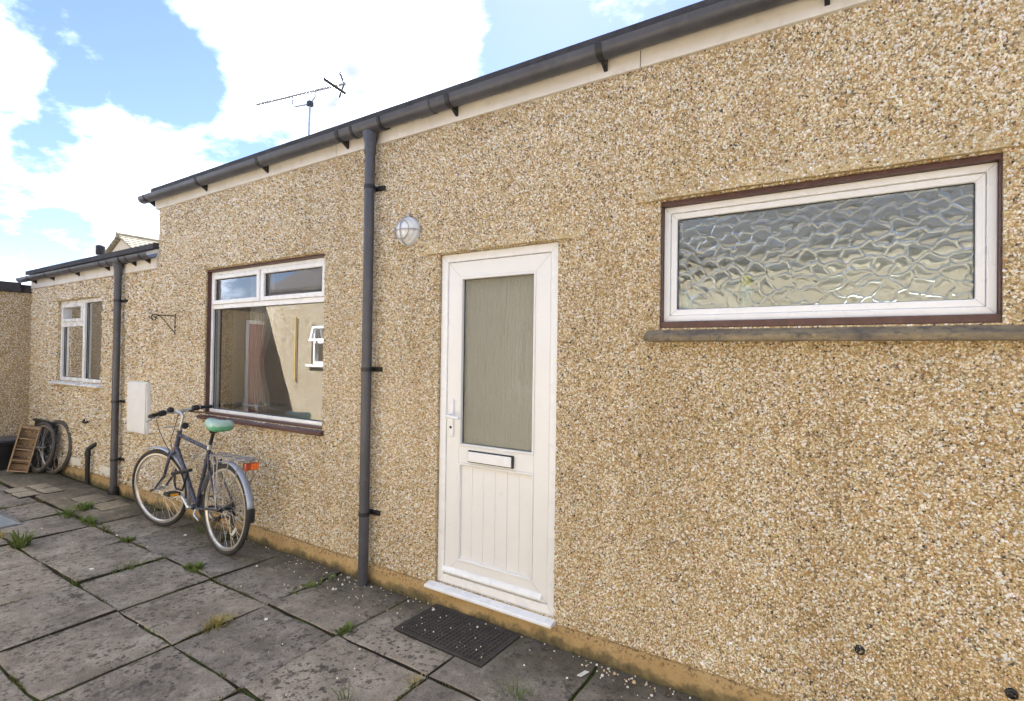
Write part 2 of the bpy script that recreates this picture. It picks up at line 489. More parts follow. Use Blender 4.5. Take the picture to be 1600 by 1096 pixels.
# ------------------------------------------------------------------ mesh helpers
class MB:
    def __init__(s):
        s.v, s.f = [], []

    def add(s, vs, fs):
        b = len(s.v)
        s.v += [tuple(map(float, p)) for p in vs]
        s.f += [tuple(b + i for i in f) for f in fs]
        return s

    def box(s, x0, x1, y0, y1, z0, z1):
        return s.add([(x0, y0, z0), (x1, y0, z0), (x1, y1, z0), (x0, y1, z0), (x0, y0, z1), (x1, y0, z1), (x1, y1, z1), (x0, y1, z1)],
                     [(0, 3, 2, 1), (4, 5, 6, 7), (0, 1, 5, 4), (1, 2, 6, 5), (2, 3, 7, 6), (3, 0, 4, 7)])

    def obox(s, c, ax, ay, az):
        """oriented box: centre and three half-axis vectors"""
        c, ax, ay, az = map(Vector, (c, ax, ay, az))
        vs = [c + i * ax + j * ay + k * az for k in (-1, 1) for (i, j) in ((-1, -1), (1, -1), (1, 1), (-1, 1))]
        return s.add(vs, [(0, 3, 2, 1), (4, 5, 6, 7), (0, 1, 5, 4), (1, 2, 6, 5), (2, 3, 7, 6), (3, 0, 4, 7)])

    def prism(s, poly, p0, p1, axis='x'):
        """polygon in the two other axes, extruded along axis from p0 to p1"""
        n = len(poly)
        def P(a, q):
            return {'x': (a, q[0], q[1]), 'y': (q[0], a, q[1]), 'z': (q[0], q[1], a)}[axis]
        vs = [P(p0, q) for q in poly] + [P(p1, q) for q in poly]
        fs = [tuple(range(n))[::-1], tuple(range(n, 2 * n))] + [(i, (i + 1) % n, n + (i + 1) % n, n + i) for i in range(n)]
        return s.add(vs, fs)

    def tube(s, pts, r, n=10, closed=False, caps=True):
        pts = [Vector(p) for p in pts]
        rs = r if hasattr(r, '__len__') else [r] * len(pts)
        rings = []
        up = None
        m = len(pts)
        for i, p in enumerate(pts):
            a = pts[(i - 1) % m] if (closed or i > 0) else p
            b = pts[(i + 1) % m] if (closed or i < m - 1) else p
            d = (b - a).normalized()
            if up is None:
                up = Vector((0, 0, 1)) if abs(d.z) < 0.9 else Vector((1, 0, 0))
            x = d.cross(up).normalized()
            y = x.cross(d).normalized()
            up = y
            rings.append([p + (x * math.cos(2 * math.pi * k / n) + y * math.sin(2 * math.pi * k / n)) * rs[i] for k in range(n)])
        vs = [q for ring in rings for q in ring]
        fs = []
        for i in range(m if closed else m - 1):
            j = (i + 1) % m
            for k in range(n):
                fs.append((i * n + k, i * n + (k + 1) % n, j * n + (k + 1) % n, j * n + k))
        if caps and not closed:
            fs.append(tuple(range(n))[::-1])
            fs.append(tuple((m - 1) * n + k for k in range(n)))
        return s.add(vs, fs)

    def lathe(s, c, axis, prof, n=24):
        """profile [(radius, height along axis)] turned round axis at c"""
        c, axis = Vector(c), Vector(axis).normalized()
        u = axis.orthogonal().normalized()
        w = axis.cross(u)
        vs = [c + axis * h + (u * math.cos(2 * math.pi * k / n) + w * math.sin(2 * math.pi * k / n)) * max(r, 1e-4) for r, h in prof for k in range(n)]
        fs = [(i * n + k, i * n + (k + 1) % n, (i + 1) * n + (k + 1) % n, (i + 1) * n + k) for i in range(len(prof) - 1) for k in range(n)]
        fs += [tuple(range(n))[::-1], tuple((len(prof) - 1) * n + k for k in range(n))]
        return s.add(vs, fs)

    def xf(s, fn):
        s.v = [tuple(fn(Vector(p))) for p in s.v]
        return s

    def build(s, name, material, parent=None, smooth=False, bevel=0.0, seg=2, auto=None):
        me = bpy.data.meshes.new(name)
        off = Vector(parent.get('base', (0, 0, 0))) if parent is not None else Vector((0, 0, 0))
        me.from_pydata([tuple(Vector(p) - off) for p in s.v], [], s.f)
        bm = bmesh.new()
        bm.from_mesh(me)
        bmesh.ops.recalc_face_normals(bm, faces=bm.faces)
        bm.to_mesh(me)
        bm.free()
        if smooth:
            for p in me.polygons:
                p.use_smooth = True
            try:
                me.set_sharp_from_angle(angle=R(45 if auto is None else auto))
            except Exception:
                pass
        me.materials.append(M[material] if isinstance(material, str) else material)
        o = bpy.data.objects.new(name, me)
        COL.objects.link(o)
        if parent is not None:
            o.parent = parent
            o['base'] = tuple(off)
        if bevel:
            b = o.modifiers.new('bevel', 'BEVEL')
            b.width = bevel
            b.segments = seg
            b.limit_method = 'ANGLE'
            b.angle_limit = R(35)
        return o


def thing(name, label, cat, loc=(0, 0, 0), group=None, rot=None):
    o = bpy.data.objects.new(name, None)
    o.empty_display_size = 0.1
    COL.objects.link(o)
    o.location = loc
    o['label'] = label
    o['category'] = cat
    o['base'] = tuple(loc)
    if rot is not None:
        o.rotation_euler = rot
        o['base'] = (0, 0, 0)          # rotated things are modelled in their own space
    if group:
        o['group'] = group
    return o


def tag(o, label, cat, group=None):
    o['label'] = label
    o['category'] = cat
    if group:
        o['group'] = group
    return o


def kind(o, k):
    o['kind'] = k
    return o


# ------------------------------------------------------------------ ground and paving
kind(MB().add([(-400, -400, -0.09), (400, -400, -0.09), (400, 400, -0.09), (-400, 400, -0.09)], [(0, 1, 2, 3)]).build('ground', 'ground'), 'structure')
paving = kind(MB().box(-7.46, 5.2, -3.32, -0.005, -0.085, -0.009).build('paving', 'bed'), 'structure')


def slab(x0, x1, y0, y1, mt='slab', dz=0.0, tilt=0.006, th=0.04):
    g = 0.0075
    x0, x1, y0, y1 = x0 + g, x1 - g, y0 + g, y1 - g
    a, b = random.uniform(-tilt, tilt), random.uniform(-tilt, tilt)
    j = lambda: random.uniform(-0.0034, 0.0034) * (2.2 if random.random() < 0.12 else 1.0)
    n = 6                                     # slightly worn outline
    ring = []
    for (ax, ay, bx, by) in ((x0, y0, x1, y0), (x1, y0, x1, y1), (x1, y1, x0, y1), (x0, y1, x0, y0)):
        for i in range(n):
            t = i / n
            k = 1.0 if i else 2.4
            ring.append((ax + (bx - ax) * t + j() * k, ay + (by - ay) * t + j() * k))
    mx, my = (x0 + x1) / 2, (y0 + y1) / 2
    zt = lambda x, y: dz + a * (x - mx) / 0.33 + b * (y - my) / 0.3
    m = len(ring)
    sh = lambda q, s: (mx + (q[0] - mx) * s[0], my + (q[1] - my) * s[1])
    s2 = (1 - 0.010 / (x1 - x0), 1 - 0.010 / (y1 - y0))
    top = [sh(q, s2) for q in ring]
    vs = [(x, y, -0.05) for x, y in ring] + [(x, y, zt(x, y) - 0.005) for x, y in ring] + [(x, y, zt(x, y)) for x, y in top]
    fs = [tuple(range(2 * m, 3 * m))]
    for lv in (0, 1):
        fs += [(lv * m + i, lv * m + (i + 1) % m, (lv + 1) * m + (i + 1) % m, (lv + 1) * m + i) for i in range(m)]
    o = MB().add(vs, fs).build('slab', mt, paving)
    o.data.materials.append(M['soil'])                          # earth-stained edges
    for p_ in o.data.polygons:
        if abs(p_.normal.z) < 0.3:
            p_.material_index = 1
    return o


XE = [-0.18 + 0.6555 * k for k in range(-11, 9)]
YR = [(-0.60, -0.022), (-1.145, -0.60), (-1.70, -1.145), (-2.25, -1.70), (-2.80, -2.25), (-3.29, -2.80)]
for ri, (ya, yb) in enumerate(YR):
    for k in range(len(XE) - 1):
        xa, xb = XE[k], XE[k + 1]
        if ri == 0 and xb < -3.3:
            continue                                            # rough concrete there
        if ri == 1 and -5.0 < xa < -3.9 and False:
            continue
        slab(xa, xb, ya, yb, dz=random.uniform(-0.006, 0.006))
# rough concrete strip by the downpipe, uneven and broken at the edge
nx, ny = 70, 14
vs, fs = [], []
rg = np.random.default_rng(3)
from mathutils import noise as mn
for i in range(nx + 1):
    for j in range(ny + 1):
        x = -7.44 + (7.44 - 3.47) * i / nx
        y = -0.022 - 0.574 * j / ny
        e = mn.noise(Vector((x * 3, y * 3, 0))) * 0.012 + mn.noise(Vector((x * 11, y * 11, 3))) * 0.005
        if j in (0, ny) or i in (0, nx):
            z = -0.05
        else:
            z = 0.002 + e
        vs.append((x, y, z))
for i in range(nx):
    for j in range(ny):
        a = i * (ny + 1) + j
        fs.append((a, a + 1, a + ny + 2, a + ny + 1))
MB().add(vs, fs).build('concrete_strip', 'concrete', paving, smooth=True, auto=60)
# four pale slabs let into the strip
for (xa, xb, ya, yb) in ((-5.60, -5.36, -0.70, -0.52), (-5.34, -5.07, -0.70, -0.52), (-5.61, -5.37, -0.50, -0.32), (-5.35, -5.06, -0.50, -0.32)):
    slab(xa, xb, ya, yb, 'pale_slab', dz=0.016, tilt=0.002)
for (xa, xb, ya, yb) in ((-4.62, -4.20, -0.42, -0.16), (-4.18, -3.86, -0.40, -0.14)):
    slab(xa, xb, ya, yb, 'pale_slab', dz=0.014, tilt=0.002)

# ------------------------------------------------------------------ the bungalow
BX0, BX1, WT = -3.745, 5.0, 0.26
WIN3 = (1.405, 2.650, 1.705, 2.325)
WIN2 = (-2.815, -1.125, 0.985, 2.315)
DOOR = (0.0, 0.845, 0.135, 2.195)
WIN1 = (-6.46, -5.085, 1.165, 2.185)
DRIPS = [(-0.17, 0.98, 2.200), (1.23, 2.95, 2.332), (-2.97, -1.06, 2.322), (-6.75, -5.05, 2.192)]


def wall_sheet(x0, x1, z0, z1, holes, y0=0.0, y1=WT):
    xs = sorted({x0, x1, *[h[i] for h in holes for i in (0, 1)]})
    zs = sorted({z0, z1, *[h[i] for h in holes for i in (2, 3)]})
    inh = lambda x, z: any(h[0] < x < h[1] and h[2] < z < h[3] for h in holes)
    nx_, nz_ = len(xs) - 1, len(zs) - 1
    solid = [[not inh((xs[i] + xs[i + 1]) / 2, (zs[k] + zs[k + 1]) / 2) for k in range(nz_)] for i in range(nx_)]
    S = lambda i, k: 0 <= i < nx_ and 0 <= k < nz_ and solid[i][k]
    b = MB()
    for i in range(nx_):
        for k in range(nz_):
            if not solid[i][k]:
                continue
            a, c, d, e = xs[i], xs[i + 1], zs[k], zs[k + 1]
            b.add([(a, y0, d), (c, y0, d), (c, y0, e), (a, y0, e)], [(0, 1, 2, 3)])
            b.add([(a, y1, d), (c, y1, d), (c, y1, e), (a, y1, e)], [(3, 2, 1, 0)])
            if not S(i - 1, k):
                b.add([(a, y0, d), (a, y0, e), (a, y1, e), (a, y1, d)], [(0, 1, 2, 3)])
            if not S(i + 1, k):
                b.add([(c, y0, d), (c, y1, d), (c, y1, e), (c, y0, e)], [(0, 1, 2, 3)])
            if not S(i, k - 1):
                b.add([(a, y0, d), (a, y1, d), (c, y1, d), (c, y0, d)], [(0, 1, 2, 3)])
            if not S(i, k + 1):
                b.add([(a, y0, e), (c, y0, e), (c, y1, e), (a, y1, e)], [(0, 1, 2, 3)])
    return b


def drip(b, xa, xb, z):
    """bell-cast edge of the render above an opening"""
    n = 40
    vs, fs = [], []
    for i in range(n + 1):
        x = xa + (xb - xa) * i / n
        t = min(1.0, min(i, n - i) / 4.0)
        d = (0.026 + 0.004 * mn.noise(Vector((x * 9, 0, z)))) * t
        dz = 0.004 * mn.noise(Vector((x * 7, 5, z)))
        vs += [(x, 0.002, z + dz), (x, -d - 0.001, z + dz), (x, 0.002, z + 0.085)]
    for i in range(n):
        a = 3 * i
        fs += [(a, a + 3, a + 4, a + 1), (a + 1, a + 4, a + 5, a + 2)]
    b.add(vs, fs)


bung = thing('bungalow', 'long low bungalow with buff pebbledash wall, white door and dark gutter', 'building', (0.4, 0, 0))
wb = wall_sheet(BX0, BX1, 0.0, 3.13, [WIN3, WIN2, DOOR])
wall = wb.build('wall', 'dash', bung)
bell = MB()
for d in DRIPS[:3]:
    drip(bell, *d)
bell.build('drip_edge', 'cement', bung)


def bulge(x, z):
    y = np.zeros_like(x)
    for xa, xb, zl in DRIPS:
        t = np.clip(np.minimum(x - xa, xb - x) / 0.16, 0, 1)
        y = np.where((x > xa) & (x < xb) & (z > zl) & (z < zl + 0.085), np.maximum(y, 0.026 * t * (1 - (z - zl) / 0.085)), y)
    return y


def pebbles(name, x0, x1, z0, z1, holes, sp, parent, seed=1):
    """thousands of chipped stones bedded in the render, one mesh"""
    rng = np.random.default_rng(seed)
    nx_, nz_ = int((x1 - x0) / sp), int((z1 - z0) / (sp * 0.866))
    gx, gz = np.meshgrid(np.arange(nx_), np.arange(nz_))
    x = x0 + (gx + 0.5 * (gz % 2)) * sp
    z = z0 + gz * sp * 0.866
    x = (x + rng.uniform(-0.42, 0.42, x.shape) * sp).ravel()
    z = (z + rng.uniform(-0.42, 0.42, z.shape) * sp).ravel()
    keep = (x > x0 + 0.004) & (x < x1 - 0.004) & (z > z0 + 0.004) & (z < z1 - 0.004)
    for h in holes:
        keep &= ~((x > h[0] - 0.003) & (x < h[1] + 0.003) & (z > h[2] - 0.003) & (z < h[3] + 0.003))
    bald = np.array([mn.noise(Vector((a * 5.5, b_ * 5.5, 2.0))) + 0.5 * mn.noise(Vector((a * 17, b_ * 17, 9.0))) for a, b_ in zip(x, z)])
    keep &= rng.random(x.shape) > np.where(bald > 0.62, 0.55, 0.04)
    x, z = x[keep], z[keep]
    n = len(x)
    rad = np.clip(rng.lognormal(math.log(0.60 * sp), 0.27, n), 0.36 * sp, 1.0 * sp)
    cols = np.array([c for c, w in STONES])
    wts = np.array([w for c, w in STONES], float)
    # the mix of stones drifts across the wall
    pick = rng.choice(len(cols), n, p=wts / wts.sum())
    drift = np.sin(x * 1.3 + 2.1 * np.sin(z * 0.9)) * np.sin(z * 1.7 + 1.2 * np.sin(x * 0.7))
    pale = (pick >= 5) & (rng.random(n) < 0.55 * np.clip(drift, 0, 1))
    pick = np.where(pale, 2, pick)
    rad = np.where(pick >= 5, rad * 0.86, rad)
    rad = np.where(pick == 3, rad * 1.10, rad)
    patch = (x > 2.335 + 0.02 * np.sin(z * 31)) & (z < 0.50 + 0.02 * np.sin(x * 23))
    rad = np.where(patch, rad * 0.85, rad)
    K = 4
    ang = rng.uniform(0, 2 * np.pi, n)[:, None] + np.arange(K)[None] * 2 * np.pi / K + rng.uniform(-0.42, 0.42, (n, K))
    el = rng.uniform(0.65, 1.0, n)[:, None]
    th = rng.uniform(0, np.pi, n)[:, None]
    rr = rad[:, None] * rng.uniform(0.8, 1.15, (n, K))
    u, v = rr * np.cos(ang), rr * np.sin(ang) * el
    px, pz = u * np.cos(th) - v * np.sin(th), u * np.sin(th) + v * np.cos(th)
    hgt = rad * rng.uniform(0.5, 1.35, n)
    tx, tz = rng.normal(0, 0.30, n)[:, None], rng.normal(0, 0.30, n)[:, None]
    by = -bulge(x, z)
    V = np.zeros((n, 2 * K, 3), np.float32)
    V[:, :K, 0] = x[:, None] + px
    V[:, :K, 2] = z[:, None] + pz
    V[:, :K, 1] = (by + 0.001)[:, None]
    s = rng.uniform(0.45, 0.72, n)[:, None]
    V[:, K:, 0] = x[:, None] + px * s
    V[:, K:, 2] = z[:, None] + pz * s
    V[:, K:, 1] = (by - hgt)[:, None] + (px * tx + pz * tz)
    V -= np.array(parent['base'], np.float32)
    base = (np.arange(n) * 2 * K)[:, None]
    k = np.arange(K)
    k2 = (k + 1) % K
    quads = np.stack([base + k, base + k2, base + K + k2, base + K + k], -1).reshape(n, K * 4)
    cap = base + K + np.arange(K)[None]
    loops = np.concatenate([quads, cap], 1).ravel().astype(np.int32)
    tot_l = np.tile(np.array([4] * K + [K], np.int32), n)
    me = bpy.data.meshes.new(name)
    me.vertices.add(n * 2 * K)
    me.vertices.foreach_set('co', V.ravel())
    me.loops.add(len(loops))
    me.loops.foreach_set('vertex_index', loops)
    me.polygons.add(len(tot_l))
    me.polygons.foreach_set('loop_start', np.concatenate([[0], np.cumsum(tot_l)[:-1]]).astype(np.int32))
    me.update(calc_edges=True)
    c = cols[pick] * rng.uniform(0.82, 1.12, n)[:, None] * (1 + rng.normal(0, 0.03, (n, 3)))
    c = np.where(patch[:, None], c * np.array([1.0, 0.93, 0.80]) * 0.95, c)
    C = np.ones((n, 2 * K, 4), np.float32)
    C[:, :, :3] = np.clip(c, 0, 1)[:, None, :]
    at = me.attributes.new('tint', 'FLOAT_COLOR', 'POINT')
    at.data.foreach_set('color', C.ravel())
    me.materials.append(M['stones'])
    o = bpy.data.objects.new(name, me)
    COL.objects.link(o)
    o.parent = parent
    o['base'] = tuple(parent['base'])
    o['kind'] = 'stuff'
    return o


HOLES3 = [WIN3, WIN2, DOOR, (1.34, 2.72, 1.635, 1.70), (-0.05, 0.86, 0.10, 0.14)]
pebbles('pebbledash', -1.30, 2.90, 0.118, 3.03, HOLES3, 0.0089, wall, 1)
pebbles('pebbledash', BX0, -1.30, 0.118, 3.03, HOLES3, 0.0108, wall, 6)
pebbles('pebbledash', 2.90, 3.70, 0.118, 3.03, [], 0.0098, wall, 2)      # beyond the picture's right edge

# plinth, chamfered, with a slightly wavy top
def plinth(x0, x1, parent):
    n = int((x1 - x0) / 0.12)
    vs, fs = [], []
    for i in range(n + 1):
        x = x0 + (x1 - x0) * i / n
        w = mn.noise(Vector((x * 1.7, 1, 0))) * 0.006
        w2 = mn.noise(Vector((x * 2.9, 7, 0))) * 0.004
        vs += [(x, -0.028 + w2, -0.03), (x, -0.024 + w2, 0.095 + w), (x, -0.014, 0.112 + w), (x, 0.03, 0.118 + w)]
    for i in range(n):
        for k in range(3):
            a = 4 * i + k
            fs.append((a, a + 4, a + 5, a + 1))
    return MB().add(vs, fs).build('plinth', 'plinth', parent, smooth=True, auto=30)


plinth(BX0, BX1, bung)

# interior shell so that the windows look into rooms
inn = MB()
rw = wall_sheet(BX0, BX1, 0.0, 3.1, [(-2.6, -1.2, 1.0, 2.2), (0.1, 0.8, 0.2, 2.1), (1.9, 3.1, 0.85, 2.08)], 4.8, 5.0)  # unseen rear openings, added to let daylight brighten the rooms behind the glass
inn.add(rw.v, rw.f)
inn.box(BX1 - 0.2, BX1 + 0.02, WT, 4.8, 0, 3.1)
inn.box(BX0 + 0.01, BX0 + 0.2, WT, 4.8, 0, 3.1)
inn.box(-0.32, -0.22, WT, 4.8, 0, 2.6)
inn.box(1.05, 1.15, WT, 4.8, 0, 2.6)
inn.box(BX0 + 0.2, BX1 - 0.2, WT, 4.8, 2.6, 2.7)
inn.build('inner_wall', 'plaster', bung)
MB().box(BX0 + 0.2, 1.10, WT, 4.8, 0.05, 0.13).build('inner_floor', 'carpet', bung)
M['bathfloor'] = simple('grey_vinyl', (0.34, 0.35, 0.35), 0.5)
MB().box(1.101, BX1 - 0.2, WT, 4.8, 0.05, 0.13).build('inner_floor', 'bathfloor', bung)

# roof: low pitch, felt edge showing above the gutter
rf = MB()
rf.prism([(-0.060, 3.150), (-0.060, 3.212), (2.5, 3.80), (5.1, 3.212), (5.1, 3.150), (2.5, 3.735)], BX0 - 0.06, BX1 + 0.06, 'x')
rf.build('roof', 'roof', bung)
MB().box(BX0 - 0.03, BX1 + 0.03, 4.98, 5.06, 3.0, 3.15).build('rear_fascia', 'fascia', bung)
for k, (xa, xb) in enumerate(((BX0 - 0.045, -2.482), (-2.478, -0.992), (-0.988, 1.30), (1.304, BX1))):
    MB().box(xa, xb, -0.022, 0.02, 3.008, 3.149).build('fascia_board', 'fascia', bung, bevel=0.003)


def half_gutter(x0, x1, yc, zc, r=0.051, t=0.004, n=14):
    pr = []
    for i in range(n + 1):
        a = math.pi + math.pi * i / n
        pr.append((yc + r * math.cos(a), zc + r * math.sin(a)))
    pr.append((yc + r + 0.002, zc + 0.008))
    pr.append((yc + r - t, zc + 0.008))
    for i in range(n, -1, -1):
        a = math.pi + math.pi * i / n
        pr.append((yc + (r - t) * math.cos(a), zc + (r - t) * math.sin(a)))
    pr.append((yc - r + t, zc + 0.008))
    pr.append((yc - r - 0.003, zc + 0.008))
    vs = [(x0, *q) for q in pr] + [(x1, *q) for q in pr]
    m = len(pr)
    fs = [(i, (i + 1) % m, m + (i + 1) % m, m + i) for i in range(m)]
    # ends as strips
    for b in (0, m):
        for i in range(n):
            fs.append((b + i, b + i + 1, b + n + 4 + n - i - 2 if False else b + n + 3 + n - i - 1, b + n + 3 + n - i))
    return MB().add(vs, fs)


def gutter_bracket(x, yc, zc, yb):
    b = half_gutter(x - 0.017, x + 0.017, yc, zc, 0.0545, 0.004)
    b.prism([(yb, zc - 0.085), (yb, zc + 0.01), (yc + 0.045, zc - 0.03), (yc + 0.01, zc - 0.056)], x - 0.010, x + 0.010, 'x')
    return b


GY, GZ = -0.080, 3.122
gut = half_gutter(BX0 - 0.18, BX1 + 0.05, GY, GZ).build('gutter', 'pipe', bung, smooth=True, auto=50)
for x in (-3.80, -2.79, -1.84, -0.86, 0.14, 1.12, 2.10, 3.1, 4.1):
    gutter_bracket(x, GY, GZ, -0.022).build('bracket', 'clip', gut, smooth=True)
for x in (-0.06,):
    half_gutter(x - 0.06, x + 0.06, GY, GZ, 0.0555, 0.004).build('union_joint', 'pipe', gut, smooth=True)
# running outlet over the downpipe
PX = -0.575
half_gutter(PX - 0.13, PX + 0.13, GY, GZ, 0.0555, 0.004).build('running_outlet', 'pipe', gut, smooth=True)
for x in (PX - 0.135, PX + 0.135):
    half_gutter(x - 0.012, x + 0.012, GY, GZ, 0.059, 0.004).build('outlet_collar', 'clip', gut, smooth=True)


def downpipe(px, ztop, parent, clips, zbot, shoe=False):
    yc = -0.072
    p = MB().lathe((px, yc, 0), (0, 0, 1), [(0.034, zbot), (0.034, ztop)], 24).build('downpipe', 'pipe', parent, smooth=True)
    MB().lathe((px, yc, 0), (0, 0, 1), [(0.0385, ztop - 0.07), (0.0385, ztop - 0.005), (0.052, ztop + 0.06), (0.05, ztop + 0.075)], 24).build('outlet_spigot', 'pipe', p, smooth=True)
    for z in clips:
        c = MB().lathe((px, yc, 0), (0, 0, 1), [(0.0375, z - 0.014), (0.0375, z + 0.014)], 24)
        c.box(px - 0.012, px + 0.012, yc + 0.03, 0.0, z - 0.013, z + 0.013)
        c.box(px + 0.03, px + 0.085, -0.03, -0.012, z - 0.011, z + 0.011)
        c.box(px - 0.03, px + 0.085, -0.014, -0.004, z - 0.016, z + 0.016)
        c.build('pipe_clip', 'clip', p, smooth=True, auto=30)
    if shoe:
        MB().lathe((px, yc, 0), (0, 0, 1), [(0.046, -0.02), (0.048, 0.03), (0.048, 0.07), (0.037, 0.085)], 24).build('gully_collar', 'clip', p, smooth=True)
    return p


downpipe(PX, 3.000, bung, (2.70, 1.455, 0.475), -0.03)


# ---- windows and door
def frame_ring(x0, x1, z0, z1, w, y0, y1):
    """mitred rectangular frame"""
    wl, wr, wb_, wt_ = w if hasattr(w, '__len__') else (w,) * 4
    b = MB()
    o = [(x0, z0), (x1, z0), (x1, z1), (x0, z1)]
    i = [(x0 + wl, z0 + wb_), (x1 - wr, z0 + wb_), (x1 - wr, z1 - wt_), (x0 + wl, z1 - wt_)]
    vs = [(x, y0, z) for x, z in o] + [(x, y0, z) for x, z in i] + [(x, y1, z) for x, z in o] + [(x, y1, z) for x, z in i]
    fs = []
    for k in range(4):
        j = (k + 1) % 4
        fs += [(k, j, 4 + j, 4 + k), (8 + k, 12 + k, 12 + j, 8 + j), (k, 8 + k, 8 + j, j), (4 + k, 4 + j, 12 + j, 12 + k)]
    return b.add(vs, fs)


def mitre_lines(parent, x0, x1, z0, z1, w, y):
    for (cx_, cz_, sx, sz) in ((x0, z0, 1, 1), (x1, z0, -1, 1), (x1, z1, -1, -1), (x0, z1, 1, -1)):
        p, q = Vector((cx_ + 0.002 * sx, y, cz_ + 0.002 * sz)), Vector((cx_ + (w - 0.001) * sx, y, cz_ + (w - 0.001) * sz))
        n = Vector((-(q - p).z, 0, (q - p).x)).normalized() * 0.0007
        MB().add([p + n, p - n, q - n, q + n], [(0, 1, 2, 3)]).build('mitre_joint', 'seam', parent)


def pane(name, x0, x1, z0, z1, y, parent, mt='glass'):
    return MB().add([(x0, y, z0), (x1, y, z0), (x1, y, z1), (x0, y, z1)], [(0, 1, 2, 3)]).build(name, mt, parent)


def bead(parent, x0, x1, z0, z1, y):
    frame_ring(x0 - 0.004, x1 + 0.004, z0 - 0.004, z1 + 0.004, 0.006, y - 0.006, y + 0.004).build('gasket', 'gasket', parent)


# window with textured glass
w3 = frame_ring(WIN3[0] + 0.001, WIN3[1] - 0.001, WIN3[2] + 0.001, WIN3[3] - 0.001, (0.005, 0.005, 0.032, 0.020), 0.012, 0.16).build('window', 'brown', bung, bevel=0.003)
w3['label'] = 'wide high window of patterned glass in white frame'
x0, x1, z0, z1 = WIN3[0] + 0.0065, WIN3[1] - 0.0065, WIN3[2] + 0.0335, WIN3[3] - 0.0215
frame_ring(x0, x1, z0, z1, 0.030, 0.045, 0.13).build('frame', 'upvc', w3, bevel=0.004)
frame_ring(x0 + 0.0305, x1 - 0.0305, z0 + 0.0305, z1 - 0.0305, 0.030, 0.056, 0.12).build('casement', 'upvc', w3, bevel=0.006, seg=3)
mitre_lines(w3, x0, x1, z0, z1, 0.030, 0.0443)
mitre_lines(w3, x0 + 0.0305, x1 - 0.0305, z0 + 0.0305, z1 - 0.0305, 0.030, 0.0553)
gx0, gx1, gz0, gz1 = x0 + 0.0605, x1 - 0.0605, z0 + 0.0605, z1 - 0.0605
bead(w3, gx0, gx1, gz0, gz1, 0.075)


def textured_pane(x0, x1, z0, z1, y, parent):
    """pane pressed into shallow uneven cells with rounded ridges between them"""
    rng = np.random.default_rng(11)
    step = 0.0021
    nx_, nz_ = int((x1 - x0) / step), int((z1 - z0) / step)
    X, Z = np.meshgrid(np.linspace(x0, x1, nx_), np.linspace(z0, z1, nz_), indexing='ij')
    sp = 0.080
    pts = []
    for i in range(-2, int((x1 - x0) / sp) + 3):
        for j in range(-2, int((z1 - z0) / (sp * 0.66)) + 3):
            pts.append((x0 + (i + 0.5 * (j % 2)) * sp + rng.uniform(-0.38, 0.38) * sp, z0 + j * sp * 0.66 + rng.uniform(-0.26, 0.26) * sp))
    pts = np.array(pts)
    d1 = np.full(X.shape, 9.0)
    d2 = np.full(X.shape, 9.0)
    idx = np.zeros(X.shape, int)
    wx = X + 0.006 * np.sin(Z * 90 + 2 * np.sin(X * 40))
    wz = Z + 0.006 * np.sin(X * 80 + 2 * np.sin(Z * 50))
    for k, (px, pz) in enumerate(pts):
        d = np.hypot((wx - px) * 0.82, wz - pz)
        closer = d < d1
        d2 = np.where(closer, d1, np.minimum(d2, d))
        idx = np.where(closer, k, idx)
        d1 = np.where(closer, d, d1)
    e = d2 - d1
    amp = rng.uniform(0.65, 1.25, len(pts))
    tx, tz = rng.normal(0, 0.02, len(pts)), rng.normal(0, 0.02, len(pts))
    dome = (1 - np.exp(-(e / 0.022) ** 1.3)) * amp[idx]
    ridge = np.exp(-(e / 0.0052) ** 2)
    H = 0.0022 * dome + 0.0034 * ridge + (tx[idx] * (X - pts[idx, 0]) + tz[idx] * (Z - pts[idx, 1])) * np.clip(e / 0.012, 0, 1) * 0.8
    # soften
    for _ in range(1):
        Hp = np.pad(H, 1, mode='edge')
        H = (Hp[:-2, 1:-1] + Hp[2:, 1:-1] + Hp[1:-1, :-2] + Hp[1:-1, 2:] + 2 * Hp[1:-1, 1:-1]) / 6
    vs = [(a, y - h, c) for a, h, c in zip(X.ravel(), H.ravel(), Z.ravel())]
    fs = [(i * nz_ + j, (i + 1) * nz_ + j, (i + 1) * nz_ + j + 1, i * nz_ + j + 1) for i in range(nx_ - 1) for j in range(nz_ - 1)]
    n0 = len(vs)
    vs += [(x0, y + 0.006, z0), (x1, y + 0.006, z0), (x1, y + 0.006, z1), (x0, y + 0.006, z1)]
    fs.append((n0, n0 + 3, n0 + 2, n0 + 1))
    o = MB().add(vs, fs).build('pane', 'texglass', parent, smooth=True, auto=80)
    return o


textured_pane(gx0, gx1, gz0, gz1, 0.078, w3)
sl = MB().prism([(-0.058, 1.640), (-0.060, 1.668), (0.012, 1.7035), (0.012, 1.640)], 1.345, 2.74, 'x')
sl.build('sill', 'stone_sill', w3, bevel=0.006)

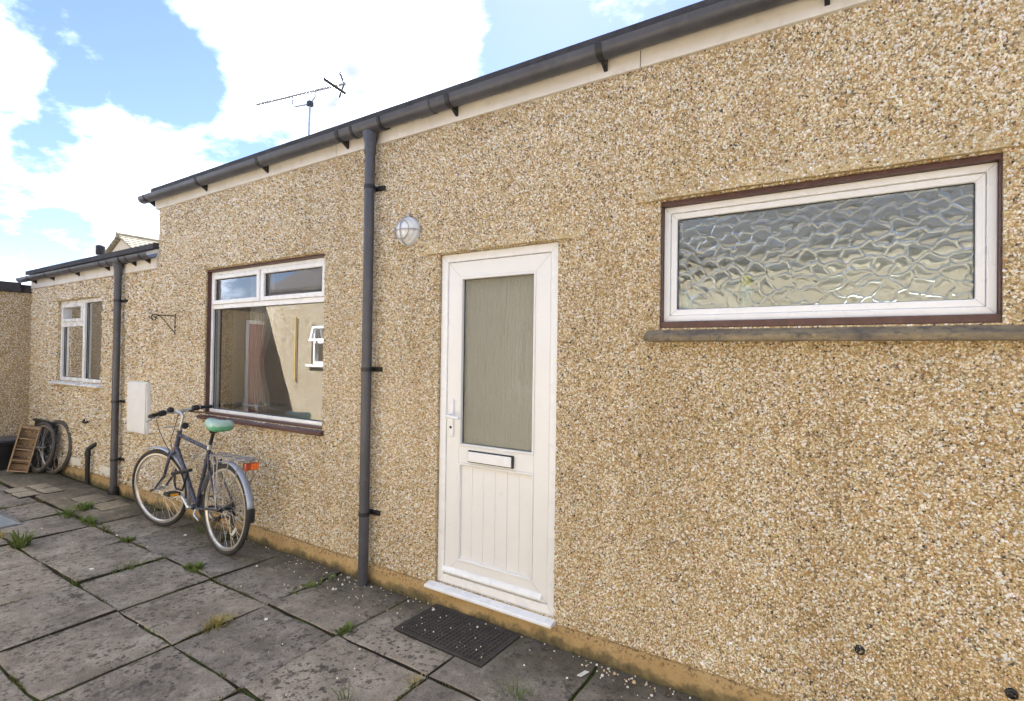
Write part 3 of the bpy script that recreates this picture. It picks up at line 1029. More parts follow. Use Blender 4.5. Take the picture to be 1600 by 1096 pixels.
M['lime'] = simple('lime_plastic', (0.62, 0.66, 0.03), 0.35)
M['paleblue'] = simple('pale_blue_plastic', (0.50, 0.66, 0.70), 0.35)
M['browncap'] = simple('brown_plastic', (0.16, 0.07, 0.04), 0.4)
MB().box(1.38, 2.68, 0.165, 0.30, 1.715, 1.742).build('inner_sill', 'upvc', w3)
for (x, bm_, cm_, lab, hh_) in ((1.763, 'paleblue', 'lime', 'pale bottle with lime green cap behind the patterned glass', 0.16), (1.480, 'paleblue', 'browncap', 'pale bottle with brown cap behind the left corner of the patterned glass', 0.15)):
    bt = thing('bottle', lab, 'bottle', (x, 0.225, 1.742))
    MB().lathe((x, 0.225, 1.742), (0, 0, 1), [(0.030, 0), (0.034, 0.01), (0.034, hh_), (0.028, hh_ + 0.015)], 20).build('body', bm_, bt, smooth=True)
    MB().lathe((x, 0.225, 1.742), (0, 0, 1), [(0.027, hh_ + 0.015), (0.029, hh_ + 0.02), (0.029, hh_ + 0.065), (0.024, hh_ + 0.07)], 20).build('cap', cm_, bt, smooth=True)

# large window with clear glass
w2 = frame_ring(WIN2[0] + 0.001, WIN2[1] - 0.001, WIN2[2] + 0.001, WIN2[3] - 0.001, (0.006, 0.006, 0.018, 0.018), 0.012, 0.15).build('window', 'brown', bung, bevel=0.003)
w2['label'] = 'large clear window with two top lights above a brown sill'
x0, x1, z0, z1 = WIN2[0] + 0.0075, WIN2[1] - 0.0075, WIN2[2] + 0.0195, WIN2[3] - 0.0195
frame_ring(x0, x1, z0, z1, 0.030, 0.045, 0.12).build('frame', 'upvc', w2, bevel=0.004)
ZT, XM = 1.975, -2.015
MB().box(x0 + 0.0301, x1 - 0.0301, 0.047, 0.118, ZT - 0.02, ZT + 0.02).build('transom', 'upvc', w2, bevel=0.003)
MB().box(XM - 0.015, XM + 0.015, 0.047, 0.118, ZT + 0.0201, z1 - 0.0301).build('mullion', 'upvc', w2, bevel=0.003)
for (a, b) in ((x0 + 0.031, XM - 0.016), (XM + 0.016, x1 - 0.031)):
    f = frame_ring(a, b, ZT + 0.0211, z1 - 0.031, 0.038, 0.034, 0.10).build('casement', 'upvc', w2, bevel=0.006, seg=3)
    mitre_lines(w2, a, b, ZT + 0.0211, z1 - 0.031, 0.038, 0.0333)
    bead(w2, a + 0.038, b - 0.038, ZT + 0.0591, z1 - 0.069, 0.06)
    pane('pane', a + 0.036, b - 0.036, ZT + 0.058, z1 - 0.068, 0.066, w2)
bead(w2, x0 + 0.030, x1 - 0.030, z0 + 0.030, ZT - 0.02, 0.07)
pane('pane', x0 + 0.028, x1 - 0.028, z0 + 0.028, ZT - 0.018, 0.078, w2)
MB().prism([(-0.040, 0.945), (-0.042, 0.972), (0.011, 0.9845), (0.011, 0.945)], -2.86, -1.10, 'x').build('sill', 'brown', w2, bevel=0.004)

# curtains and a low table just inside
cur = thing('curtain', 'pale net curtain hanging behind the left of the large clear window', 'curtain', (-2.5, 0.36, 1.0))
def curtain(xa, xb, z0, z1, amp, per, mt, y):
    n = 90
    vs, fs = [], []
    for i in range(n + 1):
        t = i / n
        for k in range(9):
            s = k / 8
            pinch = 1 - 0.45 * math.exp(-((s - 0.35) / 0.18) ** 2)
            x = xa + (xb - xa) * t * pinch
            vs.append((x, y + amp * math.sin(t * per + s * 0.8) * (0.7 + 0.3 * s), z0 + (z1 - z0) * s))
    for i in range(n):
        for k in range(8):
            a = i * 9 + k
            fs.append((a, a + 9, a + 10, a + 1))
    return MB().add(vs, fs).build('drape', mt, cur, smooth=True, auto=80)
curtain(-2.68, -2.36, 1.0, 2.30, 0.03, 45, 'curtain', 0.36)
MB().tube([(-2.95, 0.36, 2.33), (-1.05, 0.36, 2.33)], 0.012, 10).build('rail', 'curtain', cur)

# door
dr = frame_ring(DOOR[0] + 0.001, DOOR[1] - 0.001, DOOR[2] + 0.001, DOOR[3] - 0.001, (0.052, 0.052, 0.05, 0.05), 0.018, 0.10).build('door', 'upvc', bung, bevel=0.006, seg=3)
dr['label'] = 'white plastic back door, half glazed'
mitre_lines(dr, DOOR[0] + 0.001, DOOR[1] - 0.001, DOOR[2] + 0.001, DOOR[3] - 0.001, 0.05, 0.0173)
lx0, lx1, lz0, lz1 = 0.0555, 0.7895, 0.1895, 2.1415
leaf = MB()
leaf.add(*(lambda b: (b.v, b.f))(frame_ring(lx0, lx1, lz0, lz1, (0.098, 0.098, 0.10, 0.098), 0.026, 0.095)))
leaf.box(lx0 + 0.0981, lx1 - 0.0981, 0.0262, 0.0948, 0.895, 1.0)
lf = leaf.build('leaf', 'upvc_panel', dr, bevel=0.004)
mitre_lines(dr, lx0, lx1, lz0, lz1, 0.098, 0.0253)
# beads round panel and glass
px0, px1 = lx0 + 0.0982, lx1 - 0.0982
for (za, zb) in ((0.2897, 0.8948), (1.0002, 2.0433)):
    frame_ring(px0, px1, za, zb, 0.013, 0.021, 0.06).build('bead', 'upvc_panel', dr, bevel=0.005, seg=3)
# lower panel of tongued boards
nb = 6
bw = (px1 - px0 - 0.026) / nb
for k in range(nb):
    a = px0 + 0.013 + k * bw
    MB().box(a + 0.0005, a + bw - 0.0005, 0.040, 0.07, 0.3030, 0.8815).build('board', 'upvc_panel', dr, bevel=0.0022)
MB().box(px0 + 0.013, px1 - 0.013, 0.0455, 0.066, 0.3028, 0.8818).build('panel_back', 'seam', dr)
bead(dr, px0 + 0.013, px1 - 0.013, 1.0132, 2.0303, 0.05)
MB().box(px0 + 0.012, px1 - 0.012, 0.052, 0.060, 1.0125, 2.031).build('pane', 'obscure', dr)
# weather bar along the foot of the leaf
MB().prism([(0.004, 0.205), (0.003, 0.216), (0.014, 0.232), (0.0255, 0.238), (0.0255, 0.205)], lx0 - 0.01, lx1 - 0.03, 'x').build('weather_bar', 'upvc', dr, bevel=0.002)
# letter plate
lp = MB().box(0.236, 0.562, 0.010, 0.0255, 0.909, 0.981).build('letter_plate', 'gasket', dr, bevel=0.003)
MB().box(0.242, 0.553, 0.003, 0.0098, 0.915, 0.975).build('flap', 'upvc', lp, bevel=0.003)
# lever handle on a back plate
hd = MB().box(0.082, 0.116, 0.012, 0.0258, 1.05, 1.285).build('handle', 'upvc', dr, bevel=0.007, seg=3)
MB().tube([(0.099, 0.014, 1.185), (0.099, -0.030, 1.185), (0.112, -0.042, 1.184), (0.145, -0.046, 1.182), (0.205, -0.044, 1.176)], [0.010, 0.010, 0.010, 0.0095, 0.009], 12).build('lever', 'upvc', hd, smooth=True)
MB().lathe((0.099, 0.013, 1.110), (0, -1, 0), [(0.0085, 0.0), (0.0085, 0.004), (0.006, 0.0045)], 16).build('keyhole', 'gasket', hd)
# sill under the door
cl = MB().prism([(-0.058, 0.106), (-0.058, 0.120), (-0.050, 0.125), (0.0165, 0.1352), (0.10, 0.1352), (0.10, 0.106)], -0.042, 0.858, 'x')
cl.build('sill', 'upvc', dr, bevel=0.003)
# inside lever seen faintly through the glass is left to the hall behind

# ------------------------------------------------------------------ low wing to the left
EX0 = -7.45
ext = thing('extension', 'lower pebbledash wing left of the bungalow with its own gutter and white window', 'building', (-5.6, 0, 0))
ewall = wall_sheet(EX0, BX0 - 0.0005, 0.0, 2.54, [WIN1]).build('wall', 'dash', ext)
bell = MB()
drip(bell, *DRIPS[3])
bell.build('drip_edge', 'dash', ext)
pebbles('pebbledash', EX0, BX0, 0.118, 2.41, [WIN1, (-5.93, -5.60, 0.150, 0.245), (-5.02, -4.68, 0.150, 0.245)], 0.0148, ewall, 5)
plinth(EX0, BX0 - 0.0005, ext)
rf = MB().prism([(-0.055, 2.60), (-0.055, 2.655), (4.0, 3.30), (4.0, 3.25)], EX0 - 0.10, BX0 - 0.003, 'x').build('roof', 'roof', ext)
inn = MB()
inn.box(EX0, BX0 - 0.01, 3.8, 4.0, 0, 3.2)
inn.box(EX0 + 0.01, EX0 + 0.2, WT, 3.8, 0, 2.6)
inn.box(EX0 + 0.2, BX0 - 0.01, WT, 3.8, 2.44, 2.5)
inn.build('inner_wall', 'plaster', ext)
MB().box(EX0 + 0.2, BX0 - 0.01, WT, 3.8, 0.05, 0.13).build('inner_floor', 'carpet', ext)
for (xa, xb) in ((EX0 + 0.02, -5.602), (-5.598, BX0 - 0.006)):
    MB().box(xa, xb, -0.022, 0.02, 2.403, 2.599).build('fascia_board', 'fascia', ext, bevel=0.003)
EZ = 2.545
eg = half_gutter(EX0 - 0.20, BX0 + 0.02, GY, EZ).build('gutter', 'pipe', ext, smooth=True, auto=50)
for x in (-7.2, -6.55, -5.72, -4.86, -4.2, -3.88):
    gutter_bracket(x, GY, EZ, -0.022).build('bracket', 'clip', eg, smooth=True)
EPX = -4.50
half_gutter(EPX - 0.14, EPX + 0.14, GY, EZ, 0.0555, 0.004).build('running_outlet', 'pipe', eg, smooth=True)
for x in (EPX - 0.145, EPX + 0.145):
    half_gutter(x - 0.012, x + 0.012, GY, EZ, 0.059, 0.004).build('outlet_collar', 'clip', eg, smooth=True)
downpipe(EPX, 2.44, ext, (2.10, 1.005, 0.375), 0.0, True)
# its window
w1 = frame_ring(WIN1[0] + 0.001, WIN1[1] - 0.001, WIN1[2] + 0.001, WIN1[3] - 0.001, 0.045, 0.03, 0.11).build('window', 'upvc', ext, bevel=0.004)
w1['label'] = 'small white window in the low wing'
x0, x1, z0, z1 = WIN1[0] + 0.046, WIN1[1] - 0.046, WIN1[2] + 0.046, WIN1[3] - 0.046
XM1, ZT1 = -5.72, 1.885
MB().box(XM1 - 0.03, XM1 + 0.03, 0.032, 0.108, z0 + 0.0001, z1 - 0.0001).build('mullion', 'upvc', w1, bevel=0.003)
MB().box(x0 + 0.0001, XM1 - 0.0301, 0.032, 0.108, ZT1 - 0.03, ZT1 + 0.03).build('transom', 'upvc', w1, bevel=0.003)
f = frame_ring(x0, XM1 - 0.031, ZT1 + 0.031, z1, 0.038, 0.018, 0.09).build('casement', 'upvc', w1, bevel=0.005)
for (a, b, c, d) in ((x0 + 0.03, XM1 - 0.06, ZT1 + 0.06, z1 - 0.03), (x0, XM1 - 0.03, z0, ZT1 - 0.03), (XM1 + 0.03, x1, z0, z1)):
    bead(w1, a, b, c, d, 0.06)
    pane('pane', a - 0.002, b + 0.002, c - 0.002, d + 0.002, 0.067, w1)
MB().prism([(-0.075, 1.128), (-0.075, 1.146), (0.029, 1.1645), (0.029, 1.128)], WIN1[0] - 0.08, WIN1[1] + 0.08, 'x').build('sill', 'upvc', w1, bevel=0.003)
# two vents near the ground
for (xa, xb) in ((-5.92, -5.61), (-5.01, -4.69)):
    v = frame_ring(xa, xb, 0.155, 0.240, 0.012, -0.016, 0.004).build('air_vent', 'vent', ext, bevel=0.002)
    MB().box(xa + 0.012, xb - 0.012, -0.004, 0.003, 0.167, 0.228).build('backing', 'gasket', v)
    for k in range(4):
        z = 0.170 + k * 0.0148
        MB().prism([(-0.0045, z + 0.010), (-0.0145, z), (-0.0145, z + 0.003), (-0.0045, z + 0.013)], xa + 0.0125, xb - 0.0125, 'x').build('louvre', 'vent', v)

# ------------------------------------------------------------------ the building closing the yard on the left
lb = thing('outbuilding', 'flat roofed pebbledash outbuilding closing the yard at its far left end', 'building', (-9, -1.5, 0))
MB().box(-11.5, EX0, -5.2, -0.001, -0.05, 2.34).build('wall', 'dash', lb)
MB().box(-11.5, EX0 - 0.001, 0.0005, 3.2, -0.05, 2.34).build('rear_wall', 'dash', lb)
MB().box(-11.55, EX0 + 0.055, -5.25, -0.13, 2.3405, 2.475).build('roof_edge', 'roof', lb, bevel=0.01)
MB().box(-11.55, EX0 - 0.06, -0.12, 3.25, 2.3405, 2.46).build('roof_deck', 'roof', lb)
rd = MB().box(EX0 + 0.001, EX0 + 0.03, -3.30, -2.99, 0.06, 2.10).build('door', 'redpaint', lb, bevel=0.004)
rd['label'] = 'dark red door'
MB().box(EX0 + 0.001, EX0 + 0.045, -2.9895, -2.93, 0.02, 2.17).build('door_frame', 'upvc', lb)
MB().box(EX0 + 0.001, EX0 + 0.045, -3.30, -2.9896, 2.1005, 2.17).build('door_frame', 'upvc', lb)

# ------------------------------------------------------------------ the building opposite (behind the camera, mirrored in the windows)
OY = -3.32
opp = thing('opposite_bungalow', 'pebbledash building across the yard, mirrored in the large window', 'building', (-1, OY, 0))
OW = (-5.98, -4.95, 1.36, 2.08)
OW2 = (-1.6, -0.4, 1.1, 2.1)
b = wall_sheet(EX0 + 0.002, 7.0, 0.0, 2.66, [OW, OW2], 0.0, 0.26)
b.xf(lambda p: Vector((p.x, OY - p.y, p.z)))
b.build('wall', 'greydash', opp)
MB().prism([(OY + 0.055, 2.70), (OY + 0.055, 2.76), (OY - 2.8, 4.45), (OY - 5.6, 2.76), (OY - 5.6, 2.70)], EX0 - 0.05, 7.05, 'x').build('roof', 'roof', opp)
MB().box(EX0, 7.0, OY - 5.5, OY - 5.3, 0, 2.7).build('rear_wall', 'greydash', opp)
MB().box(EX0 + 0.01, 7.0, OY - 0.02, OY + 0.024, 2.55, 2.699).build('fascia_board', 'fascia', opp)
g = half_gutter(EX0 + 0.02, 7.0, GY, 2.64)
g.xf(lambda p: Vector((p.x, OY - p.y, p.z)))
g.build('gutter', 'pipe', opp, smooth=True, auto=50)
for hw in (OW, OW2):
    fr_ = frame_ring(hw[0], hw[1], hw[2], hw[3], 0.05, 0, 0.07)
    fr_.xf(lambda p: Vector((p.x, OY - 0.03 - p.y, p.z)))
    wo_ = fr_.build('window', 'upvc', opp)
    zm = hw[2] + 0.56 * (hw[3] - hw[2])
    MB().box(hw[0] + 0.05, hw[1] - 0.05, OY - 0.10, OY - 0.03, zm - 0.03, zm + 0.03).build('transom', 'upvc', wo_)
    MB().add([(hw[0] + 0.05, OY - 0.07, hw[2] + 0.05), (hw[1] - 0.05, OY - 0.07, hw[2] + 0.05), (hw[1] - 0.05, OY - 0.07, hw[3] - 0.05), (hw[0] + 0.05, OY - 0.07, hw[3] - 0.05)], [(0, 1, 2, 3)]).build('pane', 'glass', wo_)
    MB().box(hw[0] - 0.08, hw[1] + 0.08, OY - 0.02, OY + 0.07, hw[2] - 0.045, hw[2] - 0.002).build('sill', 'upvc', wo_)
# top light pushed open
fr_ = frame_ring(OW[0] + 0.04, OW[1] - 0.04, -0.30, 0.0, 0.045, -0.02, 0.02)
fr_.xf(lambda p: Vector((p.x, OY + 0.0 + (-p.z) * 0.24 - p.y, OW[3] - 0.03 + p.z * 0.9)))
fr_.build('open_light', 'upvc', opp)
MB().box(EX0 + 0.3, 6.9, OY - 5.3, OY - 0.27, 0.0, 0.02).build('inner_floor', 'carpet', opp)
MB().tube([(-6.40, OY + 0.03, 1.03), (-6.40, OY + 0.03, 2.22)], 0.016, 10).build('gas_pipe', 'yellow', opp, smooth=True)

# ------------------------------------------------------------------ far roofs
fh = thing('far_house', 'distant cream gabled house with tiled roof above the low wing', 'house', (-23.3, 7, 0))
AX, AY, AZ = -23.36, 7.0, 6.27
sl_, hwid = 0.50, 3.4
MB().prism([(AX - hwid, 0), (AX + hwid, 0), (AX + hwid, AZ - hwid * sl_), (AX, AZ), (AX - hwid, AZ - hwid * sl_)], AY, AY + 9, 'y').build('wall', 'cream', fh)
for sgn in (-1, 1):
    nrow = 16
    for r_ in range(nrow):
        a, c = r_ * (hwid + 0.3) / nrow, (r_ + 1.12) * (hwid + 0.3) / nrow
        z = lambda d, o: AZ + o - d * sl_
        if sgn > 0:
            p = [(AX + a, z(a, 0.10)), (AX + c, z(c, 0.15)), (AX + c, z(c, 0.09)), (AX + a, z(a, 0.03))]
        else:
            p = [(AX - a, z(a, 0.10)), (AX - a, z(a, 0.03)), (AX - c, z(c, 0.09)), (AX - c, z(c, 0.15))]
        MB().prism(p, AY - 0.18, AY + 9.2, 'y').build('tile_course', 'tile', fh)
MB().tube([(AX, AY - 0.2, AZ + 0.10), (AX, AY + 9.2, AZ + 0.10)], 0.13, 10).build('ridge', 'tile', fh, smooth=True)
fl = thing('flue_pipe', 'thin pale flue pipe with black cap above the low roof', 'flue', (-9.54, 1.5, 2.45))
MB().lathe((-9.54, 1.5, 0), (0, 0, 1), [(0.055, 2.40), (0.055, 3.33)], 16).build('pipe', 'vent', fl, smooth=True)
MB().lathe((-9.54, 1.5, 0), (0, 0, 1), [(0.06, 3.33), (0.075, 3.35), (0.075, 3.50), (0.05, 3.52)], 16).build('cap', 'clip', fl, smooth=True)

# ------------------------------------------------------------------ television aerial on the roof
ae = thing('television_aerial', 'thin yagi television aerial on a mast above the bungalow roof', 'aerial', (-3.36, 1.45, 3.54))
MB().tube([(-3.38, 1.45, 3.50), (-3.345, 1.45, 4.61)], 0.014, 10).build('mast', 'metal', ae, smooth=True)
A0, A1 = Vector((-4.24, 1.31, 4.755)), Vector((-2.80, 1.54, 4.745))
bd = (A1 - A0).normalized()
bs = bd.cross(Vector((0, 0, 1))).normalized()
MB().tube([A0, A1], 0.013, 8).build('boom', 'metal', ae, smooth=True)
for k in range(19):
    c = A0 + bd * (0.03 + k * 0.064)
    hl = 0.085 + 0.0020 * k
    MB().tube([c - bs * hl, c + bs * hl], 0.0055, 6).build('element', 'metal', ae)
c = A0 + bd * 1.29
MB().tube([c - bs * 0.17, c + bs * 0.17], 0.021, 8).build('dipole', 'clip', ae)
for sgn in (-1, 1):
    p = A1 - bd * 0.03
    q = Vector((0, 0, 1)) * sgn
    MB().tube([p, p + (q * 0.15 - bd * 0.07)], 0.010, 6).build('reflector_arm', 'clip', ae)
    for h in (0.05, 0.10, 0.145):
        e = p + (q * h - bd * h * 0.47)
        MB().tube([e - bs * 0.17, e + bs * 0.17], 0.0028, 6).build('reflector_rod', 'metal', ae)
pm = Vector((-3.345, 1.45, 4.61))
s1, s2 = A0 + bd * 0.62, A0 + bd * 0.98
MB().tube([s1, s1 - Vector((0, 0, 0.10)), s1 - Vector((0, 0, 0.14)) + bd * 0.04, pm + Vector((0, 0, -0.01)), s2 - Vector((0, 0, 0.13)) - bd * 0.06, s2 - Vector((0, 0, 0.08)), s2], 0.010, 8).build('cradle', 'metal', ae, smooth=True)
MB().box(pm.x - 0.03, pm.x + 0.03, pm.y - 0.03, pm.y + 0.03, pm.z - 0.04, pm.z + 0.02).build('clamp', 'clip', ae, bevel=0.006)

# ------------------------------------------------------------------ things on the wall
# bulkhead lamp with wire guard
BLC = Vector((-0.262, 0.0, 2.372))
bl = thing('bulkhead_light', 'round grey bulkhead lamp with wire guard, left of the door head', 'wall lamp', tuple(BLC))
MB().lathe(BLC, (0, -1, 0), [(0.094, 0.0), (0.094, 0.028), (0.088, 0.036), (0.078, 0.038)], 32).build('base', simple('lamp_grey', (0.62, 0.63, 0.64), 0.45, 0, 0.08, 20, dirt=(0.3, 0.27, 0.2), dirt_amt=0.4), bl, smooth=True)


def dome_mat():
    m, t, p, o = mat('ribbed_lamp_glass')
    s = t.new('ShaderNodeSeparateXYZ', inp={0: pos(t)})
    rib = t.math('SINE', t.math('MULTIPLY', s.outputs[0], 320.0))
    setp(t, p, base=t.ramp(t.noise(pos(t), 16, 3), [(0.35, (0.70, 0.72, 0.74)), (0.65, (0.82, 0.81, 0.77))]), rough=0.12, trans=0.0, coat=0.5, normal=bump(t, rib, 0.25, 0.004))
    return m


prof = [(0.078 * math.cos(a), 0.036 + 0.052 * math.sin(a)) for a in [i * math.pi / 2 / 10 for i in range(11)]]
MB().lathe(BLC, (0, -1, 0), prof, 32).build('lens', dome_mat(), bl, smooth=True, auto=80)
wire = M['metal']
for (dx, dz) in ((1, 0), (0, 1)):
    pts = []
    for i in range(17):
        a = math.pi * i / 16
        o_ = 0.092 * math.cos(a)
        pts.append(BLC + Vector((dx * o_, -0.030 - 0.064 * math.sin(a), dz * o_)))
    MB().tube(pts, 0.0034, 8).build('guard_wire', 'metal', bl, smooth=True)
pts = [BLC + Vector((0.062 * math.cos(a), -0.078, 0.062 * math.sin(a))) for a in [2 * math.pi * i / 28 for i in range(28)]]
MB().tube(pts, 0.0034, 8, closed=True).build('guard_ring', 'metal', bl, smooth=True)
for (sx) in (-1, 1):
    MB().lathe(BLC + Vector((sx * 0.099, 0, 0)), (0, -1, 0), [(0.011, 0), (0.011, 0.022), (0.006, 0.026)], 12).build('fixing_lug', 'metal', bl, smooth=True)
MB().lathe(BLC + Vector((0, -0.015, 0.09)), (0, 0, 1), [(0.011, 0), (0.011, 0.028), (0.008, 0.03)], 12).build('cable_entry', 'metal', bl, smooth=True)

# meter box
mb = thing('meter_box', 'white meter box on the wall above the bicycle handlebar', 'meter box', (-4.05, 0, 0.70))
MB().box(-4.265, -3.835, -0.046, 0.0, 0.700, 1.235).build('box', 'meter', mb, bevel=0.006)
MB().box(-4.255, -3.845, -0.058, -0.0465, 0.710, 1.225).build('lid', 'meter', mb, bevel=0.005)

# hanging-basket bracket
HX = -3.37
hb = thing('hanging_bracket', 'black scrolled iron hanging basket bracket above the meter box', 'bracket', (HX, 0, 1.80))
MB().box(HX - 0.010, HX + 0.010, -0.008, -0.001, 1.715, 1.93).build('wall_plate', 'iron', hb, bevel=0.002)
pts = [(HX, -0.006, 1.905), (HX, -0.17, 1.905)]
for i in range(1, 20):
    a = math.pi / 2 - i * 0.36
    r_ = 0.030 * (1 - i / 26)
    pts.append((HX, -0.19 - r_ * math.cos(a), 1.875 + r_ * math.sin(a)))
MB().tube(pts, 0.0052, 8).build('arm', 'iron', hb, smooth=True)
MB().tube([(HX, -0.008, 1.745), (HX, -0.05, 1.79), (HX, -0.095, 1.85), (HX, -0.125, 1.885), (HX, -0.155, 1.898), (HX, -0.172, 1.885), (HX, -0.165, 1.868)], 0.0045, 8).build('brace', 'iron', hb, smooth=True)

# waste pipe and stub
wp = thing('waste_pipe', 'black bent waste pipe rising from the ground at the low wing', 'pipe', (-5.22, -0.05, 0))
MB().tube([(-5.24, -0.06, -0.02), (-5.24, -0.06, 0.38), (-5.237, -0.055, 0.41), (-5.20, -0.03, 0.445), (-5.15, -0.001, 0.475)], 0.024, 14).build('pipe', 'clip', wp, smooth=True)
MB().lathe((-5.24, -0.06, 0), (0, 0, 1), [(0.030, 0.33), (0.030, 0.38), (0.026, 0.39)], 14).build('socket', 'clip', wp, smooth=True)
tp = thing('wall_hook', 'small dark bent metal stub on the low wing wall below the window', 'hook', (-5.42, 0, 0.71))
MB().tube([(-5.50, -0.002, 0.735), (-5.48, -0.03, 0.715), (-5.44, -0.045, 0.70), (-5.36, -0.045, 0.703), (-5.33, -0.04, 0.715)], 0.011, 8).build('stub', 'iron', tp, smooth=True)
MB().lathe((-5.50, -0.001, 0.735), (0, -1, 0), [(0.022, 0), (0.022, 0.006)], 12).build('rose', 'iron', tp)

# dark plugged fixings low on the right of the wall
for (x, z, r_, lab) in ((2.228, 0.402, 0.013, 'black plastic plug in the wall, leftmost of two at the bottom right'), (2.676, 0.388, 0.013, 'black plastic plug in the wall at the bottom right corner of the picture')):
    p = thing('wall_plug', lab, 'plug', (x, 0, z))
    MB().lathe((x, 0.0, z), (0, -1, 0), [(r_ * 1.45, 0.0), (r_ * 1.35, 0.010), (r_ * 1.0, 0.013), (r_ * 0.9, 0.004), (0.002, 0.003)], 16).build('rim', 'clip', p, smooth=True)
    MB().lathe((x - 0.004, -0.008, z + 0.004), (0, -1, 0), [(r_ * 0.55, 0), (r_ * 0.5, 0.010), (r_ * 0.2, 0.011)], 10).build('stopper', 'metal' if False else 'gasket', p)

# ------------------------------------------------------------------ bicycle
bk = thing('bicycle', 'dark slate trekking bicycle with green saddle cover leaning below the window', 'bicycle', (-1.859, -0.318, 0.0), rot=(R(1.8), 0, math.pi - 0.038))
WR = 0.345
HT, HL = Vector((0.835, 0, 0.865)), Vector((0.885, 0, 0.715))
SAX = (HT - HL).normalized()
STEER = Matrix.Rotation(R(16), 4, SAX)


def steer(p):
    return HL + STEER @ (Vector(p) - HL)


def wheel(ax, xf, front):
    c = Vector((ax, 0, WR))
    N = 56
    ring = lambda r_, y=0.0: [c + Vector((r_ * math.cos(2 * math.pi * i / N), y, r_ * math.sin(2 * math.pi * i / N))) for i in range(N)]
    w_ = MB().tube(ring(WR - 0.0185), 0.0185, 12, closed=True).xf(xf).build('wheel', 'rubber', bk, smooth=True, auto=80)
    w_['label'] = 'steered front wheel' if front else 'rear wheel'
    # rim: flat band
    prof = [(-0.011, WR - 0.034), (-0.0115, WR - 0.050), (0.0, WR - 0.058), (0.0115, WR - 0.050), (0.011, WR - 0.034)]
    vs, fs = [], []
    for i in range(N):
        a = 2 * math.pi * i / N
        for (y, r_) in prof:
            vs.append(c + Vector((r_ * math.cos(a), y, r_ * math.sin(a))))
    m_ = len(prof)
    for i in range(N):
        j = (i + 1) % N
        for k in range(m_):
            fs.append((i * m_ + k, i * m_ + (k + 1) % m_, j * m_ + (k + 1) % m_, j * m_ + k))
    MB().add(vs, fs).xf(xf).build('rim', 'rim', w_, smooth=True, auto=40)
    sp = MB()
    ns = 32
    for i in range(ns):
        a = 2 * math.pi * i / ns
        sd = 1 if i % 2 else -1
        b_ = a + (0.9 if (i // 2) % 2 else -0.9)
        sp.tube([c + Vector((0.020 * math.cos(b_), sd * 0.030, 0.020 * math.sin(b_))), c + Vector(((WR - 0.055) * math.cos(a), 0.002 * sd, (WR - 0.055) * math.sin(a)))], 0.0013, 5)
    kind(sp.xf(xf).build('spokes', 'spoke', w_), 'stuff')
    MB().lathe(c, (0, 1, 0), [(0.012, -0.062), (0.012, -0.035), (0.024, -0.033), (0.024, -0.028), (0.013, -0.022), (0.013, 0.022), (0.024, 0.028), (0.024, 0.033), (0.012, 0.035), (0.012, 0.062)], 18).xf(xf).build('hub', 'alloy' if front else 'blackpl', w_, smooth=True, auto=30)
    a = 4.05 if front else 3.9
    if not front:
        q = c + Vector((0.21 * math.cos(a), 0.006, 0.21 * math.sin(a)))
        t_ = Vector((-math.sin(a), 0, math.cos(a)))
        MB().obox(q, t_ * 0.036, Vector((0, 0.004, 0)), Vector((math.cos(a), 0, math.sin(a))) * 0.011).xf(xf).build('spoke_reflector', 'whiterefl', w_)
    return w_


ident = lambda p: p
wheel(0.0, ident, False)
wheel(1.10, steer, True)
RA, BB, ST = Vector((0, 0, WR)), Vector((0.465, 0, 0.285)), Vector((0.295, 0, 0.80))
fr = MB()
fr.tube([BB, ST], 0.0155, 12)                                                    # seat tube
fr.tube([ST + Vector((0.008, 0, -0.03)), HT + Vector((0.008, 0, -0.030))], 0.0155, 12)   # top tube
fr.tube([BB, HL + Vector((0, 0, 0.018))], 0.0185, 12)                                    # down tube
fr.tube([HL - SAX * 0.012, HT + SAX * 0.012], 0.0195, 14)                        # head tube
for sd in (-1, 1):
    fr.tube([BB + Vector((-0.03, sd * 0.02, 0)), BB + Vector((-0.12, sd * 0.035, 0.012)), RA + Vector((0.04, sd * 0.062, 0)), RA + Vector((0, sd * 0.064, 0))], 0.0095, 10)
    fr.tube([ST + Vector((0, sd * 0.014, -0.05)), ST + Vector((-0.07, sd * 0.036, -0.16)), RA + Vector((0.03, sd * 0.062, 0.05)), RA + Vector((0, sd * 0.064, 0.0))], 0.0075, 10)
fr.lathe(BB, (0, 1, 0), [(0.023, -0.035), (0.023, 0.035)], 18)
fr.build('frame', 'frame', bk, smooth=True, auto=50)
fk = MB()
FA = Vector((1.10, 0, WR))
CR = HL - SAX * 0.045
fk.tube([CR, HL], 0.017, 12)
for sd in (-1, 1):
    fk.tube([CR + Vector((0, sd * 0.008, 0.005)), CR + Vector((0.004, sd * 0.045, -0.010)), CR + Vector((0.03, sd * 0.052, -0.09)), CR + Vector((0.075, sd * 0.052, -0.20)), FA + Vector((-0.05, sd * 0.052, 0.055)), FA + Vector((0, sd * 0.052, 0.0))], [0.013, 0.0135, 0.013, 0.0115, 0.0095, 0.008], 10)
fk.xf(steer).build('fork', 'frame', bk, smooth=True, auto=60)
MB().tube([FA + Vector((0, -0.072, 0)), FA + Vector((0, 0.085, 0))], 0.008, 10).xf(steer).build('axle', 'clip', bk)
